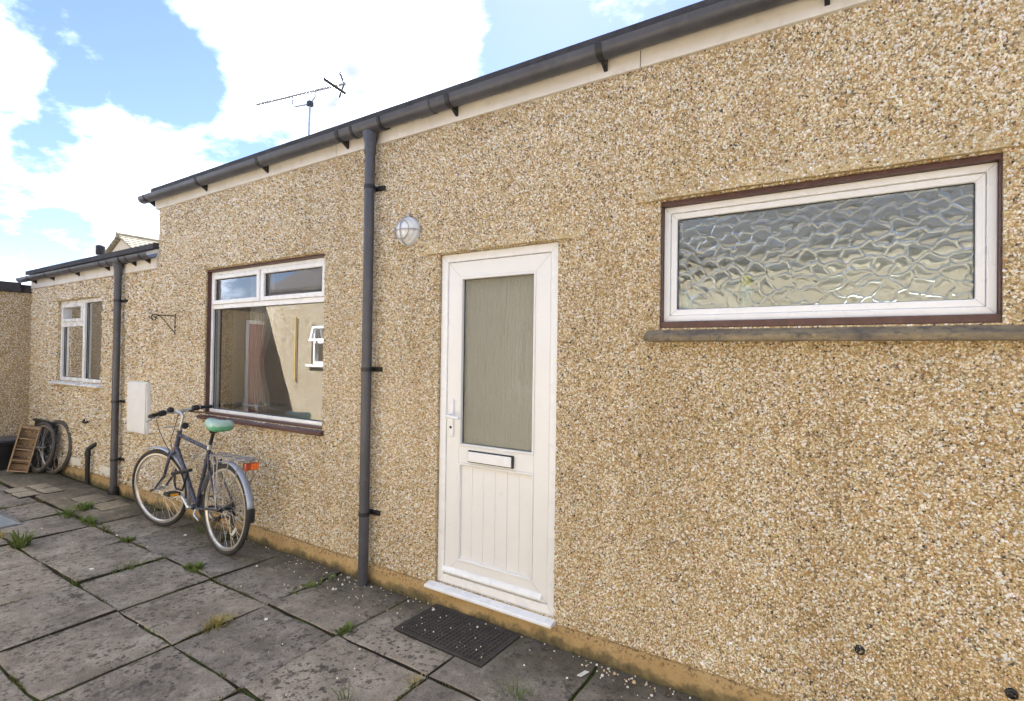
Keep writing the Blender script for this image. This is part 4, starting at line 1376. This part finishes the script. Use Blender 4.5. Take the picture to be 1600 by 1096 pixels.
# stem and bar
SP = HT + SAX * 0.165
st = MB().tube([HT, SP - SAX * 0.02, SP + Vector((0.035, 0, 0.006)), SP + Vector((0.085, 0, 0.012))], [0.0125, 0.0125, 0.014, 0.014], 12).xf(steer).build('stem', 'alloy', bk, smooth=True)
BC = SP + Vector((0.085, 0, 0.012))
BW = 0.285
barp = []
for s_ in (-1, 1):
    pass
pts = [BC + Vector((-0.075, -BW, 0.010)), BC + Vector((-0.045, -0.18, 0.016)), BC + Vector((-0.008, -0.09, 0.010)), BC + Vector((0, -0.03, 0)), BC + Vector((0, 0.03, 0)), BC + Vector((-0.008, 0.09, 0.010)), BC + Vector((-0.045, 0.18, 0.016)), BC + Vector((-0.075, BW, 0.010))]
hbar = MB().tube(pts, 0.0118, 12).xf(steer).build('handlebar', 'alloy', bk, smooth=True)
for sd in (-1, 1):
    a, b_ = BC + Vector((-0.048, sd * 0.19, 0.0155)), BC + Vector((-0.077, sd * (BW + 0.004), 0.0098))
    MB().tube([a, a.lerp(b_, 0.25), a.lerp(b_, 0.7), b_], [0.0165, 0.0150, 0.0165, 0.0155], 14).xf(steer).build('grip', 'blackpl', hbar, smooth=True)
    sh = BC + Vector((-0.036, sd * 0.155, 0.014))
    MB().lathe(sh, Vector((-0.03, sd * 0.1, 0)), [(0.016, -0.03), (0.025, -0.024), (0.026, 0.018), (0.018, 0.03)], 16).xf(steer).build('shifter', 'blackpl', hbar, smooth=True)
    MB().tube([BC + Vector((-0.02, sd * 0.135, 0.0)), BC + Vector((0.03, sd * 0.145, -0.015)), BC + Vector((0.035, sd * 0.19, -0.03)), BC + Vector((-0.005, sd * 0.27, -0.045))], [0.009, 0.008, 0.006, 0.005], 8).xf(steer).build('brake_lever', 'blackpl' if sd < 0 else 'alloy', hbar, smooth=True)
    MB().tube([sh + Vector((0.02, -sd * 0.03, 0)), BC + Vector((0.11, sd * 0.10, -0.05)), BC + Vector((0.12, sd * 0.07, -0.16)), CR + Vector((0.09, sd * 0.03, 0.10)), CR + Vector((0.045, sd * 0.01, 0.0))], 0.0030, 6).xf(steer).build('cable', 'clip', hbar, smooth=True)
MB().lathe(BC + Vector((-0.018, 0.065, 0.030)), (-0.5, 0, 0.9), [(0.026, -0.012), (0.028, 0), (0.020, 0.014), (0.008, 0.018)], 18).xf(steer).build('bell', 'blackpl', hbar, smooth=True)
MB().lathe(HT + SAX * 0.055 + Vector((-0.045, 0.0, 0)), (-1, 0.25, 0.1), [(0.010, -0.04), (0.016, -0.02), (0.027, 0.0), (0.027, 0.012), (0.02, 0.016)], 18).xf(steer).build('lamp_bracket', 'blackpl', hbar, smooth=True)
MB().tube([HT + SAX * 0.05 + Vector((0.01, 0.01, 0)), HT + SAX * 0.055 + Vector((0.03, 0.14, 0.005))], 0.006, 8).xf(steer).build('bar_extension', 'alloy', hbar)
# saddle under a green plastic cover
sdl = MB()
pr = []
n1, n2 = 14, 16
vs, fs = [], []
for i in range(n1 + 1):
    t = i / n1
    x = 0.085 + 0.245 * t
    hw_ = 0.082 * (1 - t) ** 0.75 + 0.028 if t < 1 else 0.02
    hw_ *= min(1.0, 0.55 + 3.0 * t) if t < 0.15 else 1.0
    hw_ *= 0.55 if i == n1 else 1.0
    topz = 1.024 - 0.008 * math.sin(math.pi * t)
    dep = 0.092 - 0.016 * t
    if i in (0, n1):
        topz -= 0.018
        dep *= 0.6
    for k in range(n2):
        a = 2 * math.pi * k / n2
        ca, sa = math.cos(a), math.sin(a)
        y = hw_ * (abs(ca) ** 0.7) * (1 if ca > 0 else -1)
        z = topz - dep / 2 + dep / 2 * (abs(sa) ** 0.7) * (1 if sa > 0 else -1) + random.uniform(-0.002, 0.002)
        vs.append((x, y, z))
for i in range(n1):
    for k in range(n2):
        fs.append((i * n2 + k, i * n2 + (k + 1) % n2, (i + 1) * n2 + (k + 1) % n2, (i + 1) * n2 + k))
fs += [tuple(range(n2))[::-1], tuple(n1 * n2 + k for k in range(n2))]
sa_ = MB().add(vs, fs).build('saddle', 'saddle', bk, smooth=True, auto=80)
sa_['label'] = 'saddle under a pale green plastic cover'
SD = (Vector((0.235, 0, 0.955)) - ST)
MB().tube([ST - SD * 0.3, ST, ST + SD * 0.93], 0.0135, 12).build('seat_post', 'clip', bk, smooth=True)
MB().tube([ST + Vector((0.006, 0, -0.028)), ST + Vector((-0.003, 0, 0.012))], 0.0195, 14).build('seat_clamp', 'alloy', bk, smooth=True)
MB().lathe(ST + SD * 0.82, (0, 1, 0), [(0.015, -0.03), (0.022, -0.02), (0.022, 0.02), (0.015, 0.03)], 14).build('saddle_clamp', 'clip', bk, smooth=True)


def guard(name, c, a0, a1, r_, w_, xf, mt='guard'):
    n = 34
    vs, fs = [], []
    for i in range(n + 1):
        a = a0 + (a1 - a0) * i / n
        for k in range(7):
            u = -1 + 2 * k / 6
            rr = r_ + 0.010 * (1 - u * u) - 0.004
            vs.append((c.x + rr * math.cos(a), u * w_, c.z + rr * math.sin(a)))
    for i in range(n):
        for k in range(6):
            q = i * 7 + k
            fs.append((q, q + 7, q + 8, q + 1))
    o = MB().add(vs, fs).xf(xf).build(name, mt, bk, smooth=True, auto=80)
    s_ = o.modifiers.new('thick', 'SOLIDIFY')
    s_.thickness = 0.0015
    return o


guard('rear_mudguard', RA, R(-2), R(-2), WR, 0.01, ident) if False else None
rm = guard('mudguard', RA, R(171), R(12 + 0), WR + 0.020, 0.026, ident)
# in bicycle space the rear is at -x: the guard runs from just above the chainstay over the top and down behind
rm2 = guard('mudguard_tail', RA, R(170), R(186), WR + 0.024, 0.030, ident, 'blackpl')
fm = guard('mudguard', FA, R(66), R(205), WR + 0.018, 0.026, steer)
fm['label'] = 'silver front mudguard'
for (y, z) in ((-1, 0), (1, 0)):
    MB().tube([RA + Vector((0, y * 0.066, 0)), RA + Vector(((WR + 0.02) * math.cos(R(152)), y * 0.026, (WR + 0.02) * math.sin(R(152))))], 0.0022, 6).build('mudguard_stay', 'spoke', bk)
    MB().tube([FA + Vector((0, y * 0.056, 0)), FA + Vector(((WR + 0.018) * math.cos(R(190)), y * 0.026, (WR + 0.018) * math.sin(R(190))))], 0.0022, 6).xf(steer).build('mudguard_stay', 'spoke', bk)
# carrier rack
rk = MB()
for y in (-0.055, 0.055):
    rk.tube([(0.235, y * 0.5, 0.735), (0.16, y, 0.748), (-0.27, y, 0.760), (-0.33, y * 0.75, 0.762)], 0.0052, 8)
rk.tube([(-0.33, -0.042, 0.762), (-0.338, 0, 0.762), (-0.33, 0.042, 0.762)], 0.0052, 8)
rk.tube([(0.17, 0, 0.752), (-0.33, 0, 0.764)], 0.0045, 8)
for x in (0.12, -0.02, -0.16, -0.27):
    rk.tube([(x, -0.055, 0.752), (x, 0.055, 0.752)], 0.0042, 8)
for y in (-1, 1):
    rk.tube([(0.12, y * 0.057, 0.750), (0.02, y * 0.078, 0.46), (0, y * 0.074, 0.36)], 0.0046, 8)
    rk.tube([(-0.13, y * 0.057, 0.755), (-0.115, y * 0.088, 0.55), (-0.03, y * 0.086, 0.485), (0.025, y * 0.080, 0.475)], 0.0046, 8)
    rk.tube([(0.05, y * 0.057, 0.750), (0.0, y * 0.078, 0.38)], 0.0042, 8)
    rk.tube([(-0.26, y * 0.057, 0.757), (-0.25, y * 0.07, 0.62), (-0.18, y * 0.08, 0.54)], 0.0042, 8)
M['rackmetal'] = simple('dull_rack_metal', (0.36, 0.36, 0.37), 0.45, 0.7, 0.2, 20)
rk.build('carrier_rack', 'rackmetal', bk, smooth=True, auto=60)
rl = MB().box(-0.352, -0.318, -0.050, 0.050, 0.690, 0.742).build('rear_reflector', 'redlens', bk, bevel=0.006)
MB().box(-0.317, -0.300, -0.046, 0.046, 0.694, 0.738).build('reflector_back', 'blackpl', rl)
MB().box(-0.3535, -0.3522, -0.047, 0.012, 0.694, 0.738).build('amber_lens', amber_mat('orange_lens', (0.98, 0.17, 0.01)), rl)
# drivetrain on the wall side
MB().lathe(BB + Vector((0, -0.048, 0)), (0, 1, 0), [(0.088, -0.0015), (0.092, 0.0), (0.088, 0.0015), (0.02, 0.004)], 32).build('chainring', 'clip', bk)
MB().lathe(RA + Vector((0, -0.040, 0)), (0, 1, 0), [(0.026, -0.022), (0.030, -0.016), (0.038, -0.008), (0.048, 0.002), (0.054, 0.010), (0.02, 0.013)], 28).build('sprockets', 'clip', bk)
dl = MB().obox(RA + Vector((0.0, -0.058, -0.085)), (0.012, 0, -0.010), (0, 0.010, 0), (0.020, 0, 0.075)).build('derailleur', 'clip', bk, bevel=0.004)
for zz_ in (-0.055, -0.125):
    MB().lathe(RA + Vector((0.012 if zz_ < -0.1 else -0.010, -0.058, zz_)), (0, 1, 0), [(0.024, -0.004), (0.024, 0.004)], 14).build('jockey_wheel', 'clip', dl)
ch = MB()
ch.tube([RA + Vector((0, -0.044, 0.042)), BB + Vector((0, -0.048, 0.090))], 0.0042, 6)
ch.tube([RA + Vector((0.02, -0.050, -0.145)), BB + Vector((-0.01, -0.048, -0.090))], 0.0042, 6)
ch.build('chain', 'clip', bk)
for sd, ang in ((1, R(38)), (-1, R(218))):
    e = BB + Vector((0.17 * math.cos(ang), sd * 0.075, 0.17 * math.sin(ang)))
    MB().tube([BB + Vector((0, sd * 0.045, 0)), BB + Vector((0, sd * 0.062, 0)), e], [0.013, 0.013, 0.0095], 10).build('crank', 'alloy', bk, smooth=True)
    pd = MB().box(e.x - 0.046, e.x + 0.046, min(e.y + sd * 0.012, e.y + sd * 0.105), max(e.y + sd * 0.012, e.y + sd * 0.105), e.z - 0.013, e.z + 0.013).build('pedal', 'blackpl', bk, bevel=0.004)
    for sx in (-1, 1):
        MB().box(e.x + sx * 0.0465 - 0.0015, e.x + sx * 0.0465 + 0.0015, min(e.y + sd * 0.03, e.y + sd * 0.09), max(e.y + sd * 0.03, e.y + sd * 0.09), e.z - 0.009, e.z + 0.009).build('pedal_reflector', 'amber', pd)
# kick stand
MB().tube([BB + Vector((-0.05, 0.03, -0.01)), BB + Vector((-0.06, 0.045, -0.05)), BB + Vector((-0.16, 0.055, -0.075))], 0.007, 8).build('kick_stand', 'alloy', bk, smooth=True)
# brake blocks
for sd in (-1, 1):
    MB().tube([CR + Vector((0.035, sd * 0.030, 0.01)), CR + Vector((0.045, sd * 0.034, -0.075))], 0.008, 8).xf(steer).build('brake_arm', 'clip', bk)
    MB().tube([ST + Vector((-0.10, sd * 0.045, -0.10)), ST + Vector((-0.085, sd * 0.036, -0.20))], 0.008, 8).build('brake_arm', 'clip', bk)
# D-lock carried on the down tube
lk = thing('cycle_lock', 'black bar lock carried on the bicycle frame', 'lock', (-1.859, -0.318, 0.0), rot=(R(1.8), 0, math.pi - 0.038))
LA, LB = Vector((0.80, 0.055, 0.515)), Vector((0.475, 0.055, 0.588))
MB().tube([LA, LB], 0.014, 12).build('crossbar', 'blackpl', lk, smooth=True)
ld = (LB - LA).normalized()
MB().tube([LA + ld * 0.05, LA + ld * 0.05 + Vector((0.015, -0.005, -0.07)), LA + ld * 0.07 + Vector((0.01, -0.005, -0.125)), LA + ld * 0.13 + Vector((0.02, 0, -0.145)), LB - ld * 0.13 + Vector((0, 0, -0.155)), LB - ld * 0.07 + Vector((0, 0, -0.05)), LB - ld * 0.05], 0.008, 10).build('shackle', 'blackpl', lk, smooth=True)

# ------------------------------------------------------------------ things in the far corner
def loose_wheel(name, base, axis_dir, lean, label, r_=0.335):
    """wheel standing at base, plane containing z and axis_dir, leaned towards +y"""
    t = thing(name, label, 'bicycle wheel', base, group=None)
    h = Vector(axis_dir).normalized()
    side = Vector((0, 0, 1)).cross(h)
    if side.y < 0:
        side = -side
    up = (Vector((0, 0, 1)) * math.cos(lean) + side * math.sin(lean)).normalized()
    nrm_ = h.cross(up)
    c = Vector(base) + up * r_
    N = 44
    P = lambda a, r2, o=0.0: c + (h * math.cos(a) + up * math.sin(a)) * r2 + nrm_ * o
    MB().tube([P(2 * math.pi * i / N, r_ - 0.022) for i in range(N)], 0.022, 10, closed=True).build('tyre', 'tyrewall', t, smooth=True, auto=80)
    MB().tube([P(2 * math.pi * i / N, r_ - 0.050) for i in range(N)], 0.010, 8, closed=True).build('rim', 'rim', t, smooth=True, auto=80)
    sp = MB()
    for i in range(28):
        a = 2 * math.pi * i / 28
        sp.tube([P(a + (0.8 if i % 4 < 2 else -0.8), 0.022, 0.03 if i % 2 else -0.03), P(a, r_ - 0.055)], 0.0014, 5)
    kind(sp.build('spokes', 'spoke', t), 'stuff')
    MB().tube([P(0, 0, -0.055), P(0, 0, 0.055)], 0.014, 10).build('hub', 'alloy', t, smooth=True)
    return t


loose_wheel('loose_wheel', (-6.20, -0.105, 0.0), (-0.985, -0.17, 0), R(6), 'loose bicycle wheel nearest the low wing wall, leaning in the corner')
loose_wheel('loose_wheel', (-6.42, -0.20, 0.0), (-0.99, -0.14, 0), R(8), 'loose bicycle wheel between the wooden crate and the other loose wheel', 0.32)
pb = thing('black_board', 'black board standing on edge behind the loose wheels', 'board', (-6.6, -0.1, 0))
MB().obox((-6.62, -0.075, 0.315), (0.36, 0, 0), (0, 0.012, 0.002), (0, 0.020, 0.315)).build('sheet', 'panelblk', pb, bevel=0.004)
MB().obox((-6.62, -0.072, 0.62), (0.37, 0, 0), (0, 0.018, 0), (0, 0, 0.014)).build('top_edge', 'panelblk', pb)
# compartmented wooden crate leaning back on its end
cr = thing('wooden_crate', 'raw wooden crate with four compartments standing on end by the black tub', 'crate', (-6.52, -0.345, 0.03), rot=(0, R(12), R(69)))
H_, W_, D_ = 0.56, 0.18, 0.12
for s_ in (-1, 1):
    MB().box(s_ * W_ / 2 - 0.008, s_ * W_ / 2 + 0.008, -D_ / 2, D_ / 2, 0, H_).build('side_board', 'wood', cr, bevel=0.002)
for k in range(5):
    z = 0.006 + k * (H_ - 0.022) / 4
    MB().box(-W_ / 2 + 0.0085, W_ / 2 - 0.0085, -D_ / 2 + 0.002, D_ / 2 - 0.006, z, z + 0.013).build('divider', 'wood', cr, bevel=0.002)
for k in range(7):
    z = 0.012 + k * 0.081
    MB().box(-W_ / 2 + 0.001, W_ / 2 - 0.001, D_ / 2 + 0.0005, D_ / 2 + 0.010, z, z + 0.070).build('back_slat', 'wood', cr, bevel=0.002)
# black tub
tb = thing('recycling_tub', 'black plastic recycling tub in the far left corner', 'tub', (-7.08, -0.62, 0))
def tub_shell(x0, x1, y0, y1, h, sl2, th):
    vs, fs = [], []
    lev = [(0, -sl2), (h, 0), (h, -th), (0.02, -sl2 - th)]
    for (z, o) in lev:
        vs += [(x0 - o, y0 - o, z), (x1 + o, y0 - o, z), (x1 + o, y1 + o, z), (x0 - o, y1 + o, z)]
    for l in range(3):
        for k in range(4):
            fs.append((l * 4 + k, l * 4 + (k + 1) % 4, (l + 1) * 4 + (k + 1) % 4, (l + 1) * 4 + k))
    fs += [(3, 2, 1, 0), (12, 13, 14, 15)]
    return MB().add(vs, fs)
tub_shell(-7.40, -6.88, -0.78, -0.20, 0.36, 0.035, 0.006).build('body', 'tub', tb, bevel=0.008)
frame_ring(-7.42, -6.86, -0.80, -0.18, 0.022, 0.335, 0.362).xf(lambda p: Vector((p.x, p.z, p.y))).build('rim', 'tub', tb, bevel=0.005)
lid = MB().box(-7.40, -6.89, -0.77, -0.21, 0.363, 0.385).build('lid', simple('grey_lid', (0.10, 0.10, 0.12), 0.35), tb, bevel=0.008)

# metal inspection cover at the left edge
dc = thing('inspection_cover', 'pale metal inspection cover set in the paving at the left edge', 'cover', (-4.4, -1.2, 0))
MB().box(-4.66, -3.99, -1.44, -0.955, -0.03, 0.012).build('plate', simple('galv_plate', (0.34, 0.40, 0.43), 0.38, 0.35, 0.15, 10), dc, bevel=0.004)
frame_ring(-4.67, -3.98, -1.45, -0.945, 0.03, 0.010, 0.018).xf(lambda p: Vector((p.x, p.z, p.y))).build('rim', 'metal', dc, bevel=0.003)

# ------------------------------------------------------------------ rubber mat below the door
mt_ = thing('door_mat', 'worn dark rubber ring mat on the slabs below the white door', 'mat', (0.35, -0.22, 0.0), rot=(0, 0, R(-2)))
MW, MH = 0.625, 0.355
M['mat'] = simple('worn_mat_rubber', (0.050, 0.044, 0.039), 0.8, 0, 0.35, 25, 0.3, 120, dirt=(0.13, 0.11, 0.085), dirt_amt=0.6)
MB().box(-MW / 2, MW / 2, -MH / 2, MH / 2, 0.004, 0.013).build('backing', 'soil', mt_)
frame_ring(-MW / 2, MW / 2, -MH / 2, MH / 2, 0.016, 0.006, 0.0175).xf(lambda p: Vector((p.x, p.z, p.y))).build('border', 'mat', mt_, bevel=0.003)
for k in range(1, 24):
    x = -MW / 2 + MW * k / 24
    MB().box(x - 0.0055, x + 0.0055, -MH / 2 + 0.016, MH / 2 - 0.016, 0.0095, 0.0165 + random.uniform(-0.001, 0.001)).build('rib', 'mat', mt_)
for k in range(1, 14):
    y = -MH / 2 + MH * k / 14
    MB().box(-MW / 2 + 0.016, MW / 2 - 0.016, y - 0.0042, y + 0.0042, 0.0095, 0.0158).build('rib', 'mat', mt_)


# ------------------------------------------------------------------ fallen stones, litter, weeds
def chips(name, pts, cols, z0=0.004, smin=0.0022, smax=0.006, seed=4):
    rng = np.random.default_rng(seed)
    vs, fs, cc = [], [], []
    for (x, y, zb) in pts:
        s_ = min(smax * 1.8, (smin + smax) / 2 * rng.lognormal(0, 0.45))
        a0 = rng.uniform(0, 6.28)
        h_ = s_ * rng.uniform(0.5, 1.0)
        b_ = len(vs)
        c = cols[rng.integers(len(cols))]
        for k in range(5):
            a = a0 + k * 1.2566 + rng.uniform(-0.3, 0.3)
            vs.append((x + s_ * math.cos(a), y + s_ * math.sin(a), zb - 0.002))
        for k in range(5):
            a = a0 + k * 1.2566
            vs.append((x + 0.6 * s_ * math.cos(a), y + 0.6 * s_ * math.sin(a), zb + h_ * rng.uniform(0.8, 1.2)))
        fs += [(b_ + k, b_ + (k + 1) % 5, b_ + 5 + (k + 1) % 5, b_ + 5 + k) for k in range(5)] + [tuple(b_ + 5 + k for k in range(5))]
        cc += [(*c, 1)] * 10
    o = MB().add(vs, fs).build(name, 'stones')
    at = o.data.attributes.new('tint', 'FLOAT_COLOR', 'POINT')
    at.data.foreach_set('color', np.array(cc, np.float32).ravel())
    return kind(o, 'stuff')


rng = np.random.default_rng(21)
pts = []
for _ in range(110):                                            # along the foot of the wall
    x = rng.uniform(-2.4, 3.0)
    pts.append((x, -0.035 - abs(rng.normal(0, 0.035)), 0.004))
for _ in range(80):                                             # spread round the downpipe
    x, y = rng.normal(-0.85, 0.42), -0.04 - abs(rng.normal(0, 0.20))
    pts.append((x, y, 0.004))
for _ in range(55):
    x, y = rng.normal(1.15, 0.30), -0.04 - abs(rng.normal(0, 0.10))
    pts.append((x, y, 0.004))
for _ in range(40):
    pts.append((rng.uniform(-4, 2), rng.uniform(-1.2, -0.05), 0.004))
o = chips('fallen_stones', pts, [c for c, w in STONES[:4]] + [(0.82, 0.79, 0.72)] * 3)
o['label'] = 'small pale stones fallen from the wall along its foot'
pts = [(0.35 + rng.uniform(-0.29, 0.29), -0.22 + rng.uniform(-0.16, 0.16), 0.0165) for _ in range(26)]
o = chips('mat_stones', pts, [(0.80, 0.76, 0.68), (0.7, 0.62, 0.5), (0.82, 0.8, 0.75)], smin=0.0025, smax=0.0062, seed=8)
o['label'] = 'pale stone chips lying on the rubber mat'

lt = thing('litter_scrap', 'white paper scrap lying by the plinth right of the mat', 'litter', (1.10, -0.17, 0.004))
MB().obox((1.10, -0.17, 0.010), (0.010, 0.026, 0.002), (0.014, -0.005, 0.004), (0, 0, 0.0012)).build('scrap', 'litter', lt)
for (x, y, lab, sz) in ((-2.32, -1.0, 'small white chip lying on a slab near the left edge', 0.016), (-0.66, -0.72, 'small white chip beside the joint left of the mat', 0.009), (-2.52, -0.28, 'small white chip under the bicycle pedal', 0.010)):
    o = MB().obox((x, y, 0.008), (sz, sz * 0.5, 0.001), (-sz * 0.3, sz * 0.5, 0.002), (0, 0, 0.003)).build('stone_chip', 'litter', None, bevel=0.001)
    tag(o, lab, 'stone chip')


def tuft(x, y, n, h, spread, mt, label, cat='weed', broad=0.0, name='weed_tuft'):
    n, h = int(n * 1.4), h * 1.05
    spread = (spread[0] * 1.25, spread[1], spread[2])
    rng_ = random.Random(int(abs(x * 1000) + abs(y * 7000)))
    t = thing(name, label, cat, (x, y, 0))
    vs, fs, tint = [], [], []
    for i in range(n):
        a = rng_.uniform(0, 6.283)
        r0 = rng_.uniform(0, spread[0])
        b_ = Vector((x + r0 * math.cos(a) * spread[1], y + r0 * math.sin(a) * spread[2], -0.010))
        d = Vector((math.cos(a), math.sin(a), 0))
        L = h * rng_.uniform(0.5, 1.15)
        out = L * rng_.uniform(0.15, 0.9)
        w = (0.0016 + 0.0022 * rng_.random()) * (1 + broad * 3)
        sd = Vector((-d.y, d.x, 0)) * w
        q0 = len(vs)
        for (tt, ww) in ((0, 0.6 if broad else 1), (0.4, 1.3 if broad else 0.95), (0.75, 1.2 if broad else 0.65), (1.0, 0.08)):
            c = b_ + d * out * tt ** 1.5 + Vector((0, 0, L * (tt - 0.35 * tt * tt * (out / L))))
            vs += [c - sd * ww, c + sd * ww]
            tint += [rng_.random() * 0.4 + 0.5 * tt] * 2
        for k in range(3):
            fs.append((q0 + 2 * k, q0 + 2 * k + 1, q0 + 2 * k + 3, q0 + 2 * k + 2))
    o = MB().add(vs, fs).build('blades', mt, t)
    at = o.data.attributes.new('tint', 'FLOAT', 'POINT')
    at.data.foreach_set('value', np.array(tint, np.float32))
    kind(o, 'stuff')
    return t


tuft(-3.96, -0.62, 70, 0.105, (0.09, 1.2, 0.7), 'grass', 'tall green grass clump in front of the pale slabs, largest of the weeds')
tuft(-4.10, -0.45, 34, 0.085, (0.06, 1, 1), 'grass', 'small leafy weed behind the tall grass clump', broad=0.6)
tuft(-3.55, -0.595, 60, 0.060, (0.09, 1.6, 0.5), 'grass', 'low green weed in the joint right of the tall grass clump', broad=0.5)
tuft(-3.22, -0.595, 50, 0.035, (0.08, 1.8, 0.5), 'moss', 'mossy weed in the joint left of the front bicycle wheel')
tuft(-2.78, -0.60, 28, 0.045, (0.04, 1, 1), 'grass', 'tiny green weed at a slab corner below the front bicycle wheel', broad=0.6)
tuft(-2.14, -0.83, 46, 0.060, (0.07, 0.5, 1.7), 'grass', 'grass growing in a joint left of the rear bicycle wheel')
tuft(-2.14, -0.62, 30, 0.035, (0.05, 0.6, 1.8), 'moss', 'mossy patch in the joint towards the rear bicycle wheel')
tuft(-1.75, -0.585, 38, 0.055, (0.05, 1.4, 0.8), 'grass', 'leafy green weed right below the rear bicycle wheel', broad=0.9)
tuft(-1.52, -0.60, 46, 0.035, (0.07, 1.6, 0.5), 'moss', 'low moss in the joint just right of the leafy weed')
tuft(-1.15, -0.60, 60, 0.022, (0.11, 2.0, 0.4), 'moss', 'long strip of moss in the joint halfway to the dry tuft')
tuft(-2.15, -1.145, 26, 0.040, (0.03, 1, 1), 'grass', 'small green weed where four slabs meet near the left edge')
tuft(-1.06, -1.145, 22, 0.026, (0.03, 1.8, 0.6), 'grass', 'tiny weed in the long joint below the dry tuft')
tuft(-0.842, -0.90, 120, 0.055, (0.055, 0.7, 1.3), 'straw', 'dry yellow grass tuft on the slabs', 'grass')
tuft(-0.83, -0.30, 64, 0.028, (0.10, 0.5, 2.2), 'grass', 'strip of green weed in the joint left of the downpipe foot', broad=0.7)
tuft(-0.18, -0.545, 34, 0.045, (0.035, 0.8, 1.3), 'grass', 'small green weed at the slab corner left of the mat', broad=0.4)
tuft(0.30, -0.93, 9, 0.10, (0.035, 1, 1), 'grass', 'few bright grass blades at the bottom edge below the mat')
tuft(0.455, -0.66, 36, 0.035, (0.05, 0.7, 1.4), 'straw', 'faded weed at the slab corner below the mat', 'grass')
tuft(0.93, -0.50, 22, 0.09, (0.05, 1, 1), 'grass', 'thin grass at the bottom edge right of the mat')
tuft(-3.32, -1.12, 44, 0.13, (0.045, 1, 1), 'grass', 'upright green weed at the left edge in front of the cover', broad=0.4)
tuft(-3.75, -1.14, 36, 0.06, (0.05, 1.5, 0.6), 'straw', 'dry weed behind the upright weed at the left edge')
tuft(-2.52, -0.14, 40, 0.05, (0.06, 1.4, 0.7), 'grass', 'green weed by the plinth behind the bicycle cranks')
tuft(-3.60, -0.06, 90, 0.022, (0.20, 1.8, 0.4), 'moss', 'dark moss at the foot of the wall right of the left downpipe', 'moss', name='moss_patch')


def joint_moss():
    """tiny leaves and moss cushions straggling along the slab joints"""
    rg_ = random.Random(5)
    vs, fs, tint = [], [], []
    lines = []
    for (ya, yb) in YR[:4]:
        lines.append(((XE[3], ya), (XE[-3], ya)))
    for x in XE[3:-3]:
        lines.append(((x, -2.2), (x, -0.03)))
    for (ax, ay), (bx, by) in lines:
        L = math.hypot(bx - ax, by - ay)
        for i in range(int(L * 520)):
            t_ = rg_.random()
            x, y = ax + (bx - ax) * t_, ay + (by - ay) * t_
            d = mn.noise(Vector((x * 2.1, y * 2.1, 4.0))) + 0.6 * mn.noise(Vector((x * 7, y * 7, 1.0)))
            if d < 0.22 or rg_.random() > (d - 0.12) * 1.6:
                continue
            x += rg_.gauss(0, 0.006)
            y += rg_.gauss(0, 0.006)
            a = rg_.uniform(0, 6.28)
            u = Vector((math.cos(a), math.sin(a), 0))
            w = Vector((-u.y, u.x, 0))
            l = rg_.uniform(0.004, 0.012)
            h_ = rg_.uniform(0.002, 0.011)
            c = Vector((x, y, -0.006))
            b_ = len(vs)
            vs.extend([tuple(c - w * 0.001), tuple(c + u * l * 0.6 + w * l * 0.4 + Vector((0, 0, 0.006 + h_ * 0.7))), tuple(c + u * l + Vector((0, 0, 0.006 + h_))), tuple(c + u * l * 0.6 - w * l * 0.4 + Vector((0, 0, 0.006 + h_ * 0.7)))])
            fs.append((b_, b_ + 1, b_ + 2, b_ + 3))
            tint.extend([rg_.random()] * 4)
    o = MB().add(vs, fs).build('joint_moss', 'moss')
    at = o.data.attributes.new('tint', 'FLOAT', 'POINT')
    at.data.foreach_set('value', np.array(tint, np.float32))
    o['label'] = 'moss and tiny weeds straggling along the joints between the slabs'
    kind(o, 'stuff')


joint_moss()
